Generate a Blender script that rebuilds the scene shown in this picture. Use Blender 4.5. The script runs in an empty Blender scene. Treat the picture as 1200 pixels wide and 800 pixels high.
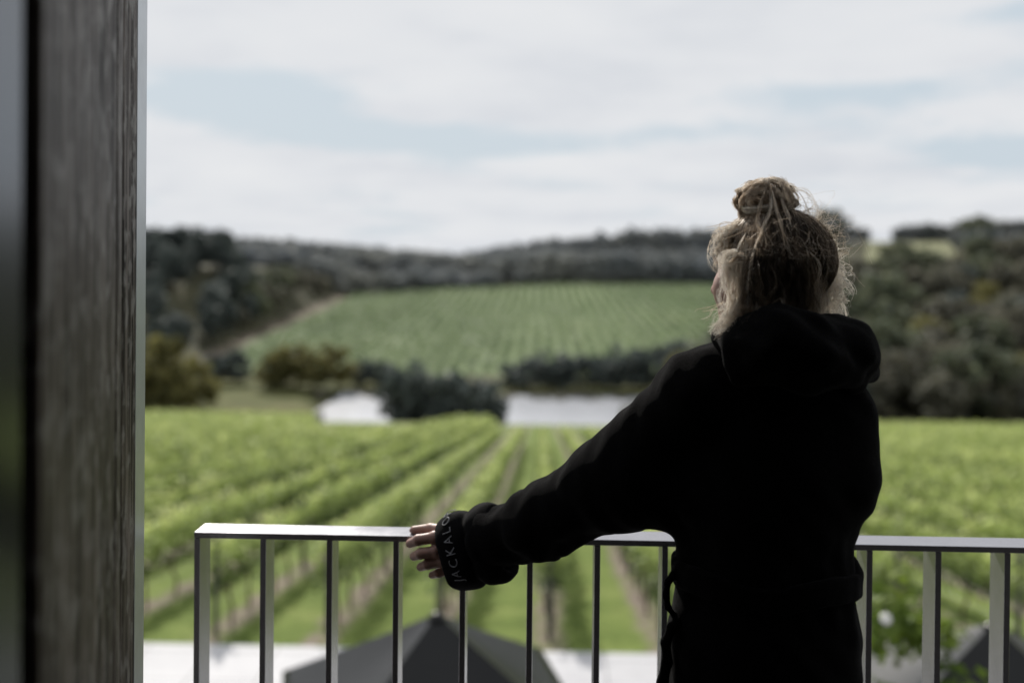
import bpy, math, random
import numpy as np
import openvdb as vdb
from mathutils import Vector, Matrix

R = math.radians
RNG = np.random.default_rng(7)
random.seed(7)
scene = bpy.context.scene
COL = scene.collection

# ------------------------------------------------------------------ camera
F = 1167.0                       # focal length in photo pixels (35 mm on a 36 mm wide sensor, 1200 px)
EYE = Vector((0.0, 0.0, 1.58))
SHIFT_Y = -0.0825
CAM_R = (Matrix.Rotation(R(1.72), 4, 'Z') @ Matrix.Rotation(R(90 - 0.55), 4, 'X') @ Matrix.Rotation(R(0.55), 4, 'Z'))
cam_d = bpy.data.cameras.new('camera')
cam = bpy.data.objects.new('camera', cam_d)
COL.objects.link(cam)
cam.matrix_world = Matrix.Translation(EYE) @ CAM_R
cam_d.lens = 35.0
cam_d.sensor_width = 36.0
cam_d.shift_y = SHIFT_Y
cam_d.clip_start = 0.05
cam_d.clip_end = 8000
cam_d.dof.use_dof = True
cam_d.dof.focus_distance = 1.80
cam_d.dof.aperture_fstop = 1.5
scene.camera = cam


def at(px, py, Y):
    """world point at depth Y seen in photo pixel (px, py)"""
    d = CAM_R.to_3x3() @ Vector(((px - 600) / F, (400 - py) / F + SHIFT_Y * 1200 / F, -1.0))
    t = Y / d.y
    return np.array(EYE + d * t)


# ------------------------------------------------------------------ render settings
scene.view_settings.view_transform = 'Standard'
scene.view_settings.look = 'None'
scene.view_settings.exposure = 0
scene.cycles.use_denoising = True
scene.cycles.max_bounces = 8
scene.cycles.transparent_max_bounces = 24
scene.cycles.sample_clamp_indirect = 6.0

# ------------------------------------------------------------------ helpers: tagging
def tag(o, label=None, cat=None, group=None, kind=None):
    if label: o['label'] = label
    if cat: o['category'] = cat
    if group: o['group'] = group
    if kind: o['kind'] = kind
    return o


def empty(name, loc=(0, 0, 0), rz=0):
    o = bpy.data.objects.new(name, None)
    COL.objects.link(o)
    o.location = loc
    o.rotation_euler = (0, 0, rz)
    return o


def link(name, me, mat=None, parent=None):
    o = bpy.data.objects.new(name, me)
    COL.objects.link(o)
    if mat is not None and len(me.materials) == 0:
        me.materials.append(mat)
    if parent is not None:
        o.parent = parent
    return o


def np_mesh(name, V, Fc, smooth=False):
    """V (n,3); Fc (m,k) faces with the same number of corners"""
    me = bpy.data.meshes.new(name)
    V = np.asarray(V, dtype=np.float32)
    Fc = np.asarray(Fc, dtype=np.int32)
    m, k = Fc.shape
    me.vertices.add(len(V))
    me.vertices.foreach_set('co', V.ravel())
    me.loops.add(m * k)
    me.loops.foreach_set('vertex_index', Fc.ravel())
    me.polygons.add(m)
    me.polygons.foreach_set('loop_start', np.arange(0, m * k, k, dtype=np.int32))
    if smooth:
        me.polygons.foreach_set('use_smooth', np.ones(m, dtype=bool))
    me.update(calc_edges=True)
    me.validate()
    return me


class MB:
    """collects simple shapes into one mesh"""
    def __init__(self):
        self.v, self.f = [], []

    def add(self, vs, fs):
        n = len(self.v)
        self.v += [tuple(p) for p in vs]
        self.f += [tuple(i + n for i in f) for f in fs]

    def box(self, a, b, bev=0.0):
        (x0, y0, z0), (x1, y1, z1) = a, b
        self.add([(x0, y0, z0), (x1, y0, z0), (x1, y1, z0), (x0, y1, z0), (x0, y0, z1), (x1, y0, z1), (x1, y1, z1), (x0, y1, z1)],
                 [(0, 3, 2, 1), (4, 5, 6, 7), (0, 1, 5, 4), (1, 2, 6, 5), (2, 3, 7, 6), (3, 0, 4, 7)])

    def prism(self, poly, z0, z1):
        n = len(poly)
        self.add([(x, y, z0) for x, y in poly] + [(x, y, z1) for x, y in poly],
                 [tuple(range(n - 1, -1, -1)), tuple(range(n, 2 * n))] + [(i, (i + 1) % n, n + (i + 1) % n, n + i) for i in range(n)])

    def tube(self, pts, rads, n=8):
        pts = [Vector(p) for p in pts]
        if not hasattr(rads, '__len__'):
            rads = [rads] * len(pts)
        base = len(self.v)
        ref = Vector((0, 0, 1))
        for i, p in enumerate(pts):
            t = (pts[min(i + 1, len(pts) - 1)] - pts[max(i - 1, 0)]).normalized()
            if abs(t.dot(ref)) > 0.95:
                ref = Vector((1, 0, 0)) if abs(t.x) < 0.9 else Vector((0, 1, 0))
            u = t.cross(ref).normalized()
            w = t.cross(u).normalized()
            for k in range(n):
                a = 2 * math.pi * k / n
                self.v.append(tuple(p + (u * math.cos(a) + w * math.sin(a)) * rads[i]))
        for i in range(len(pts) - 1):
            for k in range(n):
                a = base + i * n + k
                b = base + i * n + (k + 1) % n
                self.f.append((a, a + n, b + n, b))
        self.f.append(tuple(base + k for k in range(n)))
        e = base + (len(pts) - 1) * n
        self.f.append(tuple(e + n - 1 - k for k in range(n)))

    def mesh(self, name, smooth=False):
        me = bpy.data.meshes.new(name)
        me.from_pydata(self.v, [], self.f)
        if smooth:
            me.polygons.foreach_set('use_smooth', np.ones(len(me.polygons), dtype=bool))
        me.update()
        return me

    def build(self, name, mat, parent=None, smooth=False, bevel=0.0):
        o = link(name, self.mesh(name, smooth), mat, parent)
        if bevel:
            md = o.modifiers.new('bevel', 'BEVEL')
            md.width = bevel
            md.segments = 2
            md.limit_method = 'ANGLE'
        return o


# ------------------------------------------------------------------ materials
class NT:
    def __init__(self, name):
        self.m = bpy.data.materials.new(name)
        self.m.use_nodes = True
        self.t = self.m.node_tree
        self.b = self.t.nodes['Principled BSDF']
        self.out = self.t.nodes['Material Output']

    def n(self, typ, **kw):
        nd = self.t.nodes.new(typ)
        for k, v in kw.items():
            setattr(nd, k, v)
        return nd

    def l(self, a, b):
        self.t.links.new(a, b)

    def coord(self, kind='Object', scale=(1, 1, 1)):
        c = self.n('ShaderNodeTexCoord')
        mp = self.n('ShaderNodeMapping')
        mp.inputs['Scale'].default_value = scale
        self.l(c.outputs[kind], mp.inputs['Vector'])
        return mp.outputs['Vector']

    def noise(self, vec, scale, detail=4, rough=0.55):
        nd = self.n('ShaderNodeTexNoise')
        nd.inputs['Scale'].default_value = scale
        nd.inputs['Detail'].default_value = detail
        nd.inputs['Roughness'].default_value = rough
        self.l(vec, nd.inputs['Vector'])
        return nd.outputs['Fac']

    def ramp(self, fac, stops):
        nd = self.n('ShaderNodeValToRGB')
        el = nd.color_ramp.elements
        while len(el) < len(stops):
            el.new(0.5)
        for e, (p, c) in zip(el, stops):
            e.position = p
            e.color = (*c, 1) if len(c) == 3 else c
        self.l(fac, nd.inputs['Fac'])
        return nd.outputs['Color']

    def mix(self, fac, a, b, mode='MIX'):
        nd = self.n('ShaderNodeMix', data_type='RGBA', blend_type=mode)
        for sock, val in ((nd.inputs['Factor'], fac), (nd.inputs[6], a), (nd.inputs[7], b)):
            if hasattr(val, 'links'):
                self.l(val, sock)
            elif isinstance(val, (int, float)):
                sock.default_value = val
            else:
                sock.default_value = (*val, 1)
        return nd.outputs[2]

    def math(self, op, a, b=None):
        nd = self.n('ShaderNodeMath', operation=op)
        for i, val in enumerate((a, b)):
            if val is None:
                continue
            if hasattr(val, 'links'):
                self.l(val, nd.inputs[i])
            else:
                nd.inputs[i].default_value = val
        return nd.outputs[0]

    def bump(self, h, strength=0.3, dist=0.01):
        nd = self.n('ShaderNodeBump')
        nd.inputs['Strength'].default_value = strength
        nd.inputs['Distance'].default_value = dist
        self.l(h, nd.inputs['Height'])
        self.l(nd.outputs['Normal'], self.b.inputs['Normal'])
        return nd.outputs['Normal']

    def set(self, color=None, rough=None, metal=None, spec=None, **kw):
        b = self.b
        if color is not None:
            if hasattr(color, 'links'):
                self.l(color, b.inputs['Base Color'])
            else:
                b.inputs['Base Color'].default_value = (*color, 1)
        if rough is not None:
            if hasattr(rough, 'links'):
                self.l(rough, b.inputs['Roughness'])
            else:
                b.inputs['Roughness'].default_value = rough
        if metal is not None: b.inputs['Metallic'].default_value = metal
        if spec is not None: b.inputs['Specular IOR Level'].default_value = spec
        for k, v in kw.items():
            b.inputs[k].default_value = v
        return self.m


def leaf_material(name, dark, light, scale, trans=0.45, accent=None, rnd=0.35, rough=0.6, painted_light=False):
    """foliage: colour from a position noise, shifted per object, part of the light passes through"""
    t = NT(name)
    geo = t.n('ShaderNodeNewGeometry')
    fac = t.noise(geo.outputs['Position'], scale, 3, 0.6)
    stops = [(0.3, dark), (0.7, light)]
    if accent: stops.append((0.86, accent))
    if painted_light:                       # leaf tone by height: shaded dark low, sunlit yellow green tops painted in
        ga = t.n('ShaderNodeAttribute', attribute_name='painted_light')
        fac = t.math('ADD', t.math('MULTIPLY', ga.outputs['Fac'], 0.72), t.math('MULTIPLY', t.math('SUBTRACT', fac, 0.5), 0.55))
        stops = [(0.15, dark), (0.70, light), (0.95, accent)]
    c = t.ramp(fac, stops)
    isl = t.math('MULTIPLY_ADD', geo.outputs['Random Per Island'], 0.5)
    t.t.nodes[-1].inputs[2].default_value = 0.75
    oi = t.n('ShaderNodeObjectInfo')
    ob = t.math('MULTIPLY_ADD', oi.outputs['Random'], rnd)
    t.t.nodes[-1].inputs[2].default_value = 1 - rnd / 2
    k = t.math('MULTIPLY', isl, ob)
    hsv = t.n('ShaderNodeHueSaturation')
    t.l(k, hsv.inputs['Value'])
    t.l(c, hsv.inputs['Color'])
    c = hsv.outputs['Color']
    t.set(c, rough, spec=0.25)
    tr = t.n('ShaderNodeBsdfTranslucent')
    t.l(c, tr.inputs['Color'])
    ms = t.n('ShaderNodeMixShader')
    ms.inputs[0].default_value = trans
    t.l(t.b.outputs[0], ms.inputs[1])
    t.l(tr.outputs[0], ms.inputs[2])
    t.l(ms.outputs[0], t.out.inputs['Surface'])
    return t.m


M = {}

def make_materials():
    # weathered timber, streaks along Z
    t = NT('weathered_timber')
    v = t.coord('Object', (1, 1, 0.05))
    g = t.noise(v, 60, 6, 0.65)
    v2 = t.coord('Object', (1.0, 1.0, 0.8))
    blot = t.noise(v2, 30, 3, 0.55)
    fine = t.noise(t.coord('Object', (1, 1, 0.12)), 260, 5, 0.7)
    c = t.ramp(g, [(0.38, (0.014, 0.010, 0.008)), (0.5, (0.115, 0.088, 0.072)), (0.62, (0.29, 0.235, 0.198))])
    b = t.ramp(blot, [(0.52, (0, 0, 0)), (0.64, (1, 1, 1))])
    bf = t.math('MULTIPLY', b, 0.6)
    c = t.mix(bf, c, (0.50, 0.475, 0.44))
    c = t.mix(0.5, c, t.ramp(fine, [(0.35, (0.25, 0.25, 0.25)), (0.65, (1, 1, 1))]), 'MULTIPLY')
    t.bump(fine, 0.6, 0.002)
    hs = t.n('ShaderNodeHueSaturation')
    hs.inputs['Value'].default_value = 0.58
    t.l(c, hs.inputs['Color'])
    M['timber'] = t.set(hs.outputs['Color'], 0.5)
    t.l(t.ramp(t.mix(0.5, c, g), [(0.22, (0.02, 0.02, 0.02)), (0.46, (0.32, 0.32, 0.32))]), t.b.inputs['Specular IOR Level'])

    t = NT('brushed_aluminium')
    v = t.coord('Object', (1, 1, 0.03))
    n = t.noise(v, 300, 3)
    sc = t.noise(t.coord('Object', (1, 1, 1)), 9, 6, 0.7)
    c = t.mix(t.ramp(sc, [(0.45, (0, 0, 0)), (0.75, (1, 1, 1))]), (0.52, 0.545, 0.565), (0.42, 0.44, 0.46))
    t.bump(n, 0.08, 0.001)
    M['aluminium'] = t.set(c, 0.38, metal=0.85)

    t = NT('door_frame_metal')
    v = t.coord('Object', (1, 1, 0.05))
    n = t.noise(v, 60, 3)
    t.bump(n, 0.05, 0.001)
    M['frame_metal'] = t.set((0.18, 0.19, 0.205), 0.22, metal=0.95)

    t = NT('rubber_gasket')
    n = t.noise(t.coord('Object'), 80, 3)
    t.bump(n, 0.1, 0.001)
    M['rubber'] = t.set((0.002, 0.002, 0.002), 0.8, spec=0.0)

    # powder coated steel of the railing with a fine orange peel grain
    t = NT('powder_coated_steel')
    v = t.coord('Object')
    n = t.noise(v, 520, 2, 0.6)
    sm = t.noise(t.coord('Object', (1, 1, 0.4)), 14, 5, 0.65)
    c = t.ramp(sm, [(0.3, (0.345, 0.34, 0.37)), (0.7, (0.40, 0.395, 0.425))])
    t.bump(n, 0.40, 0.0006)
    rr = t.math('MULTIPLY_ADD', sm, 0.16)
    t.t.nodes[-1].inputs[2].default_value = 0.15
    M['rail'] = t.set(c, rr, metal=0.75)
    t = NT('dark_umbrella_metal')
    n = t.noise(t.coord('Object'), 40, 3)
    M['dark_metal'] = t.set(t.ramp(n, [(0.3, (0.02, 0.02, 0.022)), (0.7, (0.035, 0.035, 0.038))]), 0.5)

    # black towelling / fleece
    t = NT('black_robe_fleece')
    v = t.coord('Object')
    n = t.noise(v, 420, 3, 0.7)
    n2 = t.noise(v, 38, 4, 0.6)
    hh = t.math('ADD', n, n2)
    t.bump(hh, 0.5, 0.004)
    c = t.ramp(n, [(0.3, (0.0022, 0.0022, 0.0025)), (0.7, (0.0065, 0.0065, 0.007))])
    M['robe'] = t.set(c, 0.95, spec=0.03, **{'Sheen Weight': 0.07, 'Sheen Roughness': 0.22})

    t = NT('cuff_rib')
    v = t.coord('Object')
    n = t.noise(v, 600, 3, 0.7)
    t.bump(n, 0.4, 0.002)
    M['cuff'] = t.set(t.ramp(n, [(0.3, (0.002, 0.002, 0.0024)), (0.7, (0.006, 0.006, 0.007))]), 0.85, spec=0.04,
                      **{'Sheen Weight': 0.03})

    t = NT('grey_thread')
    n = t.noise(t.coord('Object'), 900, 2)
    M['thread'] = t.set(t.ramp(n, [(0.3, (0.10, 0.103, 0.115)), (0.7, (0.24, 0.247, 0.275))]), 0.6)

    t = NT('skin')
    v = t.coord('Object')
    n = t.noise(v, 55, 4, 0.6)
    f = t.noise(v, 700, 2, 0.6)
    c = t.ramp(n, [(0.3, (0.28, 0.16, 0.13)), (0.7, (0.40, 0.25, 0.205))])
    t.bump(f, 0.15, 0.0008)
    M['skin'] = t.set(c, 0.48, spec=0.4, **{'Subsurface Weight': 0.15, 'Subsurface Scale': 0.006})
    t = NT('fingernail')
    n = t.noise(t.coord('Object'), 100, 2)
    M['nail'] = t.set(t.ramp(n, [(0.3, (0.5, 0.30, 0.27)), (0.7, (0.58, 0.37, 0.33))]), 0.25)

    # hair, colour attribute "tone" 0 dark .. 1 pale; lock variation plus painted shade and lit edges
    t = NT('blond_hair')
    a = t.n('ShaderNodeAttribute', attribute_name='tone')
    c = t.ramp(a.outputs['Fac'], [(0.0, (0.06, 0.047, 0.034)), (0.3, (0.33, 0.265, 0.20)), (0.6, (0.80, 0.69, 0.565)), (1.0, (0.97, 0.93, 0.86))])
    t.set(c, 0.38, spec=0.5)
    tr = t.n('ShaderNodeBsdfTranslucent')
    t.l(c, tr.inputs['Color'])
    ms = t.n('ShaderNodeMixShader')
    ms.inputs[0].default_value = 0.55
    t.l(t.b.outputs[0], ms.inputs[1])
    t.l(tr.outputs[0], ms.inputs[2])
    # thin light strands let part of the light straight through
    tp = t.n('ShaderNodeBsdfTransparent')
    m2 = t.n('ShaderNodeMixShader')
    t.l(t.math('MULTIPLY', a.outputs['Fac'], 0.30), m2.inputs[0])
    t.l(ms.outputs[0], m2.inputs[1])
    t.l(tp.outputs[0], m2.inputs[2])
    t.l(m2.outputs[0], t.out.inputs['Surface'])
    M['hair'] = t.m

    # vines
    M['vine'] = leaf_material('vine_leaves', (0.035, 0.065, 0.018), (0.37, 0.45, 0.145), 1.3, 0.34, (0.66, 0.70, 0.30), 0.12, painted_light=True)
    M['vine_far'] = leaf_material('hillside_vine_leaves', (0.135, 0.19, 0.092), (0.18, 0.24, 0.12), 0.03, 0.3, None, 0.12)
    M['tree_dark'] = leaf_material('dark_tree_leaves', (0.085, 0.105, 0.100), (0.12, 0.14, 0.128), 0.2, 0.18, None, 0.2)  # leaf colour lifted and blued in place of distance haze
    M['tree_haze'] = leaf_material('haze_tinted_leaves', (0.175, 0.20, 0.225), (0.29, 0.295, 0.265), 0.018, 0.25, (0.33, 0.31, 0.24), 0.2)  # distance haze painted as a pale blue grey leaf colour
    M['tree_olive'] = leaf_material('olive_tree_leaves', (0.075, 0.078, 0.034), (0.24, 0.22, 0.08), 0.4, 0.45)
    M['tree_brown'] = leaf_material('brownish_scrub_leaves', (0.095, 0.096, 0.078), (0.19, 0.182, 0.13), 0.3, 0.3, (0.25, 0.23, 0.155))
    M['tree_green'] = leaf_material('mid_green_scrub_leaves', (0.075, 0.095, 0.07), (0.17, 0.185, 0.11), 0.3, 0.45)
    M['garden'] = leaf_material('garden_shrub_leaves', (0.05, 0.10, 0.018), (0.17, 0.22, 0.035), 3.0, 0.45, (0.42, 0.30, 0.06))
    M['silver'] = leaf_material('silvery_garden_leaves', (0.16, 0.17, 0.15), (0.34, 0.34, 0.32), 4.0, 0.3)

    t = NT('white_petals')
    n = t.noise(t.coord('Object'), 60, 2)
    M['petal'] = t.set(t.ramp(n, [(0.3, (0.75, 0.74, 0.70)), (0.7, (0.85, 0.85, 0.83))]), 0.6)

    t = NT('bark')
    n = t.noise(t.coord('Object', (1, 1, 0.25)), 8, 5)
    t.bump(n, 0.6, 0.03)
    M['bark'] = t.set(t.ramp(n, [(0.3, (0.035, 0.027, 0.020)), (0.7, (0.11, 0.09, 0.07))]), 0.9, spec=0.1)
    t = NT('vine_wood')
    n = t.noise(t.coord('Object', (1, 1, 0.2)), 40, 5)
    t.bump(n, 0.6, 0.01)
    M['vine_wood'] = t.set(t.ramp(n, [(0.3, (0.05, 0.036, 0.027)), (0.7, (0.15, 0.115, 0.09))]), 0.9, spec=0.1)
    t = NT('treated_post_wood')
    n = t.noise(t.coord('Object', (1, 1, 0.1)), 30, 5)
    M['post'] = t.set(t.ramp(n, [(0.3, (0.045, 0.05, 0.042)), (0.7, (0.11, 0.11, 0.095))]), 0.85, spec=0.15)
    t = NT('galvanised_wire')
    n = t.noise(t.coord('Object'), 20, 2)
    M['wire'] = t.set(t.ramp(n, [(0.3, (0.25, 0.25, 0.25)), (0.7, (0.4, 0.4, 0.4))]), 0.4, metal=0.8)

    # ---- ground sheets
    def grass_cols(t, v, s, a, b, c):
        n1 = t.noise(v, s, 5, 0.6)
        n2 = t.noise(v, s * 9, 4, 0.7)
        col = t.ramp(n1, [(0.3, a), (0.55, b), (0.75, c)])
        return t.mix(0.55, col, t.ramp(n2, [(0.3, (0.35, 0.35, 0.35)), (0.7, (1.25, 1.25, 1.2))]), 'MULTIPLY'), n2

    t = NT('vineyard_floor')
    v = t.coord('Object')
    sx = t.n('ShaderNodeSeparateXYZ')
    t.l(v, sx.inputs[0])
    g, n2 = grass_cols(t, v, 0.9, (0.10, 0.145, 0.034), (0.155, 0.205, 0.055), (0.22, 0.26, 0.085))
    wob = t.noise(v, 0.8, 4, 0.65)
    xx = t.math('MULTIPLY_ADD', wob, 0.55)
    t.t.nodes[-1].inputs[2].default_value = -0.275
    xw = t.math('ADD', sx.outputs['X'], xx)
    ph = t.math('DIVIDE', t.math('SUBTRACT', xw, ROW_X0 - ROW_DX * 200.5), ROW_DX)
    fr = t.math('FRACT', ph)
    ds = t.math('ABSOLUTE', t.math('SUBTRACT', fr, 0.5))
    pat = t.ramp(t.noise(v, 1.6, 5, 0.7), [(0.36, (0.25, 0.25, 0.25)), (0.56, (1, 1, 1))])
    k = t.math('MULTIPLY', t.ramp(ds, [(0.08, (1, 1, 1)), (0.19, (0, 0, 0))]), pat)
    soiln = t.noise(v, 7, 5, 0.7)
    soil = t.ramp(soiln, [(0.3, (0.12, 0.098, 0.08)), (0.7, (0.27, 0.225, 0.19))])
    c = t.mix(k, g, soil)
    t.bump(n2, 0.5, 0.06)
    M['vineyard_ground'] = t.set(c, 0.95, spec=0.1)

    for nm, s, a, b, c in (('meadow', 0.08, (0.07, 0.085, 0.032), (0.11, 0.115, 0.045), (0.16, 0.15, 0.07)),
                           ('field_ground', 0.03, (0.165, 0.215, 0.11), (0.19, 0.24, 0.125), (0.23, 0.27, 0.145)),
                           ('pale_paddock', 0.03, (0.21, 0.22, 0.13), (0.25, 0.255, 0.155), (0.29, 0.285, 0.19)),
                           ('dirt_track', 0.1, (0.12, 0.10, 0.075), (0.16, 0.135, 0.105), (0.20, 0.17, 0.14)),
                           ('scrub_floor', 0.06, (0.05, 0.052, 0.036), (0.09, 0.088, 0.055), (0.15, 0.14, 0.085))):
        t = NT(nm)
        v = t.coord('Object')
        col, n2 = grass_cols(t, v, s, a, b, c)
        t.bump(n2, 0.4, 0.3)
        M[nm] = t.set(col, 0.95, spec=0.1)

    t = NT('pond_water')
    n = t.noise(t.coord('Object', (1, 0.35, 1)), 1.4, 3)
    t.bump(n, 0.2, 0.05)
    M['water'] = t.set((0.41, 0.425, 0.46), 0.25, spec=0.9)  # whitish base colour stands in for the mirrored sky

    t = NT('pale_paving')
    v = t.coord('Object')
    n = t.noise(v, 1.3, 6, 0.6)
    f = t.noise(v, 60, 3, 0.6)
    br = t.n('ShaderNodeTexBrick')
    br.inputs['Scale'].default_value = 1.0
    br.inputs['Mortar Size'].default_value = 0.012
    br.inputs['Brick Width'].default_value = 0.9
    br.inputs['Row Height'].default_value = 0.9
    br.offset = 0.0
    br.inputs['Color1'].default_value = (1, 1, 1, 1)
    br.inputs['Color2'].default_value = (0.94, 0.94, 0.94, 1)
    br.inputs['Mortar'].default_value = (0.45, 0.45, 0.45, 1)
    t.l(v, br.inputs['Vector'])
    c = t.ramp(n, [(0.3, (0.43, 0.43, 0.455)), (0.7, (0.53, 0.53, 0.55))])
    c = t.mix(1.0, c, br.outputs['Color'], 'MULTIPLY')
    t.bump(f, 0.2, 0.003)
    M['paving'] = t.set(c, 0.7, spec=0.3)

    t = NT('charcoal_canvas')
    v = t.coord('Object')
    n = t.noise(v, 2.2, 5, 0.6)
    w = t.noise(v, 240, 2, 0.6)
    t.bump(w, 0.2, 0.002)
    c = t.ramp(n, [(0.3, (0.003, 0.0035, 0.004)), (0.7, (0.007, 0.0075, 0.008))])
    M['canvas'] = t.set(c, 0.30, spec=0.30)

    t = NT('room_dark_paint')
    n = t.noise(t.coord('Object'), 3, 4)
    M['room'] = t.set(t.ramp(n, [(0.3, (0.022, 0.021, 0.021)), (0.7, (0.034, 0.033, 0.032))]), 0.9, spec=0.1)
    t = NT('deck_boards')
    v = t.coord('Object', (0.4, 8, 1))
    n = t.noise(v, 9, 5)
    t.bump(n, 0.3, 0.004)
    M['deck'] = t.set(t.ramp(n, [(0.3, (0.03, 0.028, 0.026)), (0.7, (0.07, 0.064, 0.058))]), 0.7)


ROW_X0, ROW_DX = 0.17, 1.68
make_materials()

# ------------------------------------------------------------------ sky and sun
SUN_AZ, SUN_EL = R(-20), R(34)      # azimuth measured from +Y towards +X
w = bpy.data.worlds.new('World')
scene.world = w
w.use_nodes = True
nt = w.node_tree
bg = nt.nodes['Background']
bg.inputs['Strength'].default_value = 0.10
sky = nt.nodes.new('ShaderNodeTexSky')
sky.sky_type = 'NISHITA'
sky.sun_disc = False
sky.sun_elevation = SUN_EL
sky.sun_rotation = SUN_AZ
sky.air_density = 1.2
sky.dust_density = 2.0
tc = nt.nodes.new('ShaderNodeTexCoord')
sep = nt.nodes.new('ShaderNodeSeparateXYZ')
nt.links.new(tc.outputs['Generated'], sep.inputs[0])


def wmath(op, a, b=None, c=None):
    nd = nt.nodes.new('ShaderNodeMath')
    nd.operation = op
    for i, v in enumerate((a, b, c)):
        if v is None: continue
        if hasattr(v, 'links'): nt.links.new(v, nd.inputs[i])
        else: nd.inputs[i].default_value = v
    return nd.outputs[0]


den = wmath('ADD', wmath('MAXIMUM', sep.outputs['Z'], 0.0), 0.10)
cx = wmath('DIVIDE', sep.outputs['X'], den)
cy = wmath('DIVIDE', sep.outputs['Y'], den)
cmb = nt.nodes.new('ShaderNodeCombineXYZ')
nt.links.new(cx, cmb.inputs[0])
nt.links.new(cy, cmb.inputs[1])


def wnoise(scale, detail, rough, off, dist=0.0):
    mp = nt.nodes.new('ShaderNodeMapping')
    mp.inputs['Location'].default_value = off
    nt.links.new(cmb.outputs[0], mp.inputs['Vector'])
    nd = nt.nodes.new('ShaderNodeTexNoise')
    nd.inputs['Scale'].default_value = scale
    nd.inputs['Detail'].default_value = detail
    nd.inputs['Roughness'].default_value = rough
    nd.inputs['Distortion'].default_value = dist
    nt.links.new(mp.outputs[0], nd.inputs['Vector'])
    return nd.outputs['Fac']


def wramp(fac, stops):
    nd = nt.nodes.new('ShaderNodeValToRGB')
    el = nd.color_ramp.elements
    while len(el) < len(stops): el.new(0.5)
    for e, (p, c) in zip(el, stops):
        e.position = p
        e.color = (*c, 1)
    nt.links.new(fac, nd.inputs['Fac'])
    return nd.outputs['Color']


def wmix(fac, a, b):
    nd = nt.nodes.new('ShaderNodeMix')
    nd.data_type = 'RGBA'
    for sock, v in ((nd.inputs['Factor'], fac), (nd.inputs[6], a), (nd.inputs[7], b)):
        if hasattr(v, 'links'): nt.links.new(v, sock)
        elif isinstance(v, (int, float)): sock.default_value = v
        else: sock.default_value = (*v, 1)
    return nd.outputs[2]


n_gap = wnoise(0.75, 9, 0.66, (15.12, -6.04, 11.63), 0.3)
tan_az = wmath('DIVIDE', sep.outputs['X'], wmath('MAXIMUM', sep.outputs['Y'], 0.05))


def thin_patch(a, wd, b, ht, amp):
    """a stretch of sky where the cloud is thinner (a = tangent of the bearing, b = height)"""
    ga = wmath('POWER', wmath('ABSOLUTE', wmath('DIVIDE', wmath('SUBTRACT', tan_az, a), wd)), 2.0)
    gb = wmath('POWER', wmath('ABSOLUTE', wmath('DIVIDE', wmath('SUBTRACT', sep.outputs['Z'], b), ht)), 2.0)
    return wmath('MULTIPLY', wmath('EXPONENT', wmath('MULTIPLY', wmath('ADD', ga, gb), -1.0)), amp)


for q in ((-0.31, 0.13, 0.143, 0.024, -0.37), (-0.20, 0.10, 0.112, 0.016, -0.26), (0.33, 0.13, 0.148, 0.013, -0.26), (0.45, 0.10, 0.088, 0.016, -0.30), (0.0, 0.20, 0.10, 0.012, -0.20), (0.16, 0.10, 0.115, 0.012, -0.22), (0.45, 0.2, 0.21, 0.012, -0.18)):
    n_gap = wmath('ADD', n_gap, thin_patch(*q))
n_soft = wnoise(0.9, 4, 0.6, (8.0, 2.0, 0), 0.2)
cover = wramp(n_gap, [(0.29, (0.0, 0.0, 0.0)), (0.43, (1, 1, 1))])
cloud = wramp(n_soft, [(0.30, (0.84, 0.86, 0.895)), (0.5, (0.95, 0.957, 0.97)), (0.68, (1.0, 1.0, 1.0))])
scl = nt.nodes.new('ShaderNodeMix')
scl.data_type = 'RGBA'
scl.blend_type = 'MULTIPLY'
scl.inputs['Factor'].default_value = 1.0
nt.links.new(cloud, scl.inputs[6])
scl.inputs[7].default_value = (8.0, 8.12, 8.3, 1)
gap = wmix(0.03, (5.9, 6.7, 7.38), sky.outputs[0])
col = wmix(cover, gap, scl.outputs[2])
nt.links.new(col, bg.inputs['Color'])

sun_d = bpy.data.lights.new('sun', 'SUN')
sun_d.energy = 5.0
sun_d.angle = R(0.6)
sun_d.color = (1.0, 0.95, 0.87)
sun = bpy.data.objects.new('sun', sun_d)
COL.objects.link(sun)
sd = Vector((math.sin(SUN_AZ) * math.cos(SUN_EL), math.cos(SUN_AZ) * math.cos(SUN_EL), math.sin(SUN_EL)))
sun.rotation_euler = sd.to_track_quat('Z', 'Y').to_euler()
sun.location = sd * 50

# ------------------------------------------------------------------ terrain
def sstep(a, b, x):
    t = np.clip((x - a) / (b - a), 0, 1)
    return t * t * (3 - 2 * t)


def vnoise(x, y, seed=0):
    """smooth 2-D value noise in about -1..1"""
    xi, yi = np.floor(x).astype(int), np.floor(y).astype(int)
    xf, yf = x - xi, y - yi
    xf, yf = xf * xf * (3 - 2 * xf), yf * yf * (3 - 2 * yf)

    def h(i, j):
        v = np.sin(i * 127.1 + j * 311.7 + seed * 74.7) * 43758.5453
        return (v - np.floor(v)) * 2 - 1
    return (h(xi, yi) * (1 - xf) + h(xi + 1, yi) * xf) * (1 - yf) + (h(xi, yi + 1) * (1 - xf) + h(xi + 1, yi + 1) * xf) * yf


LAKE_Z = -29.0


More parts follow.
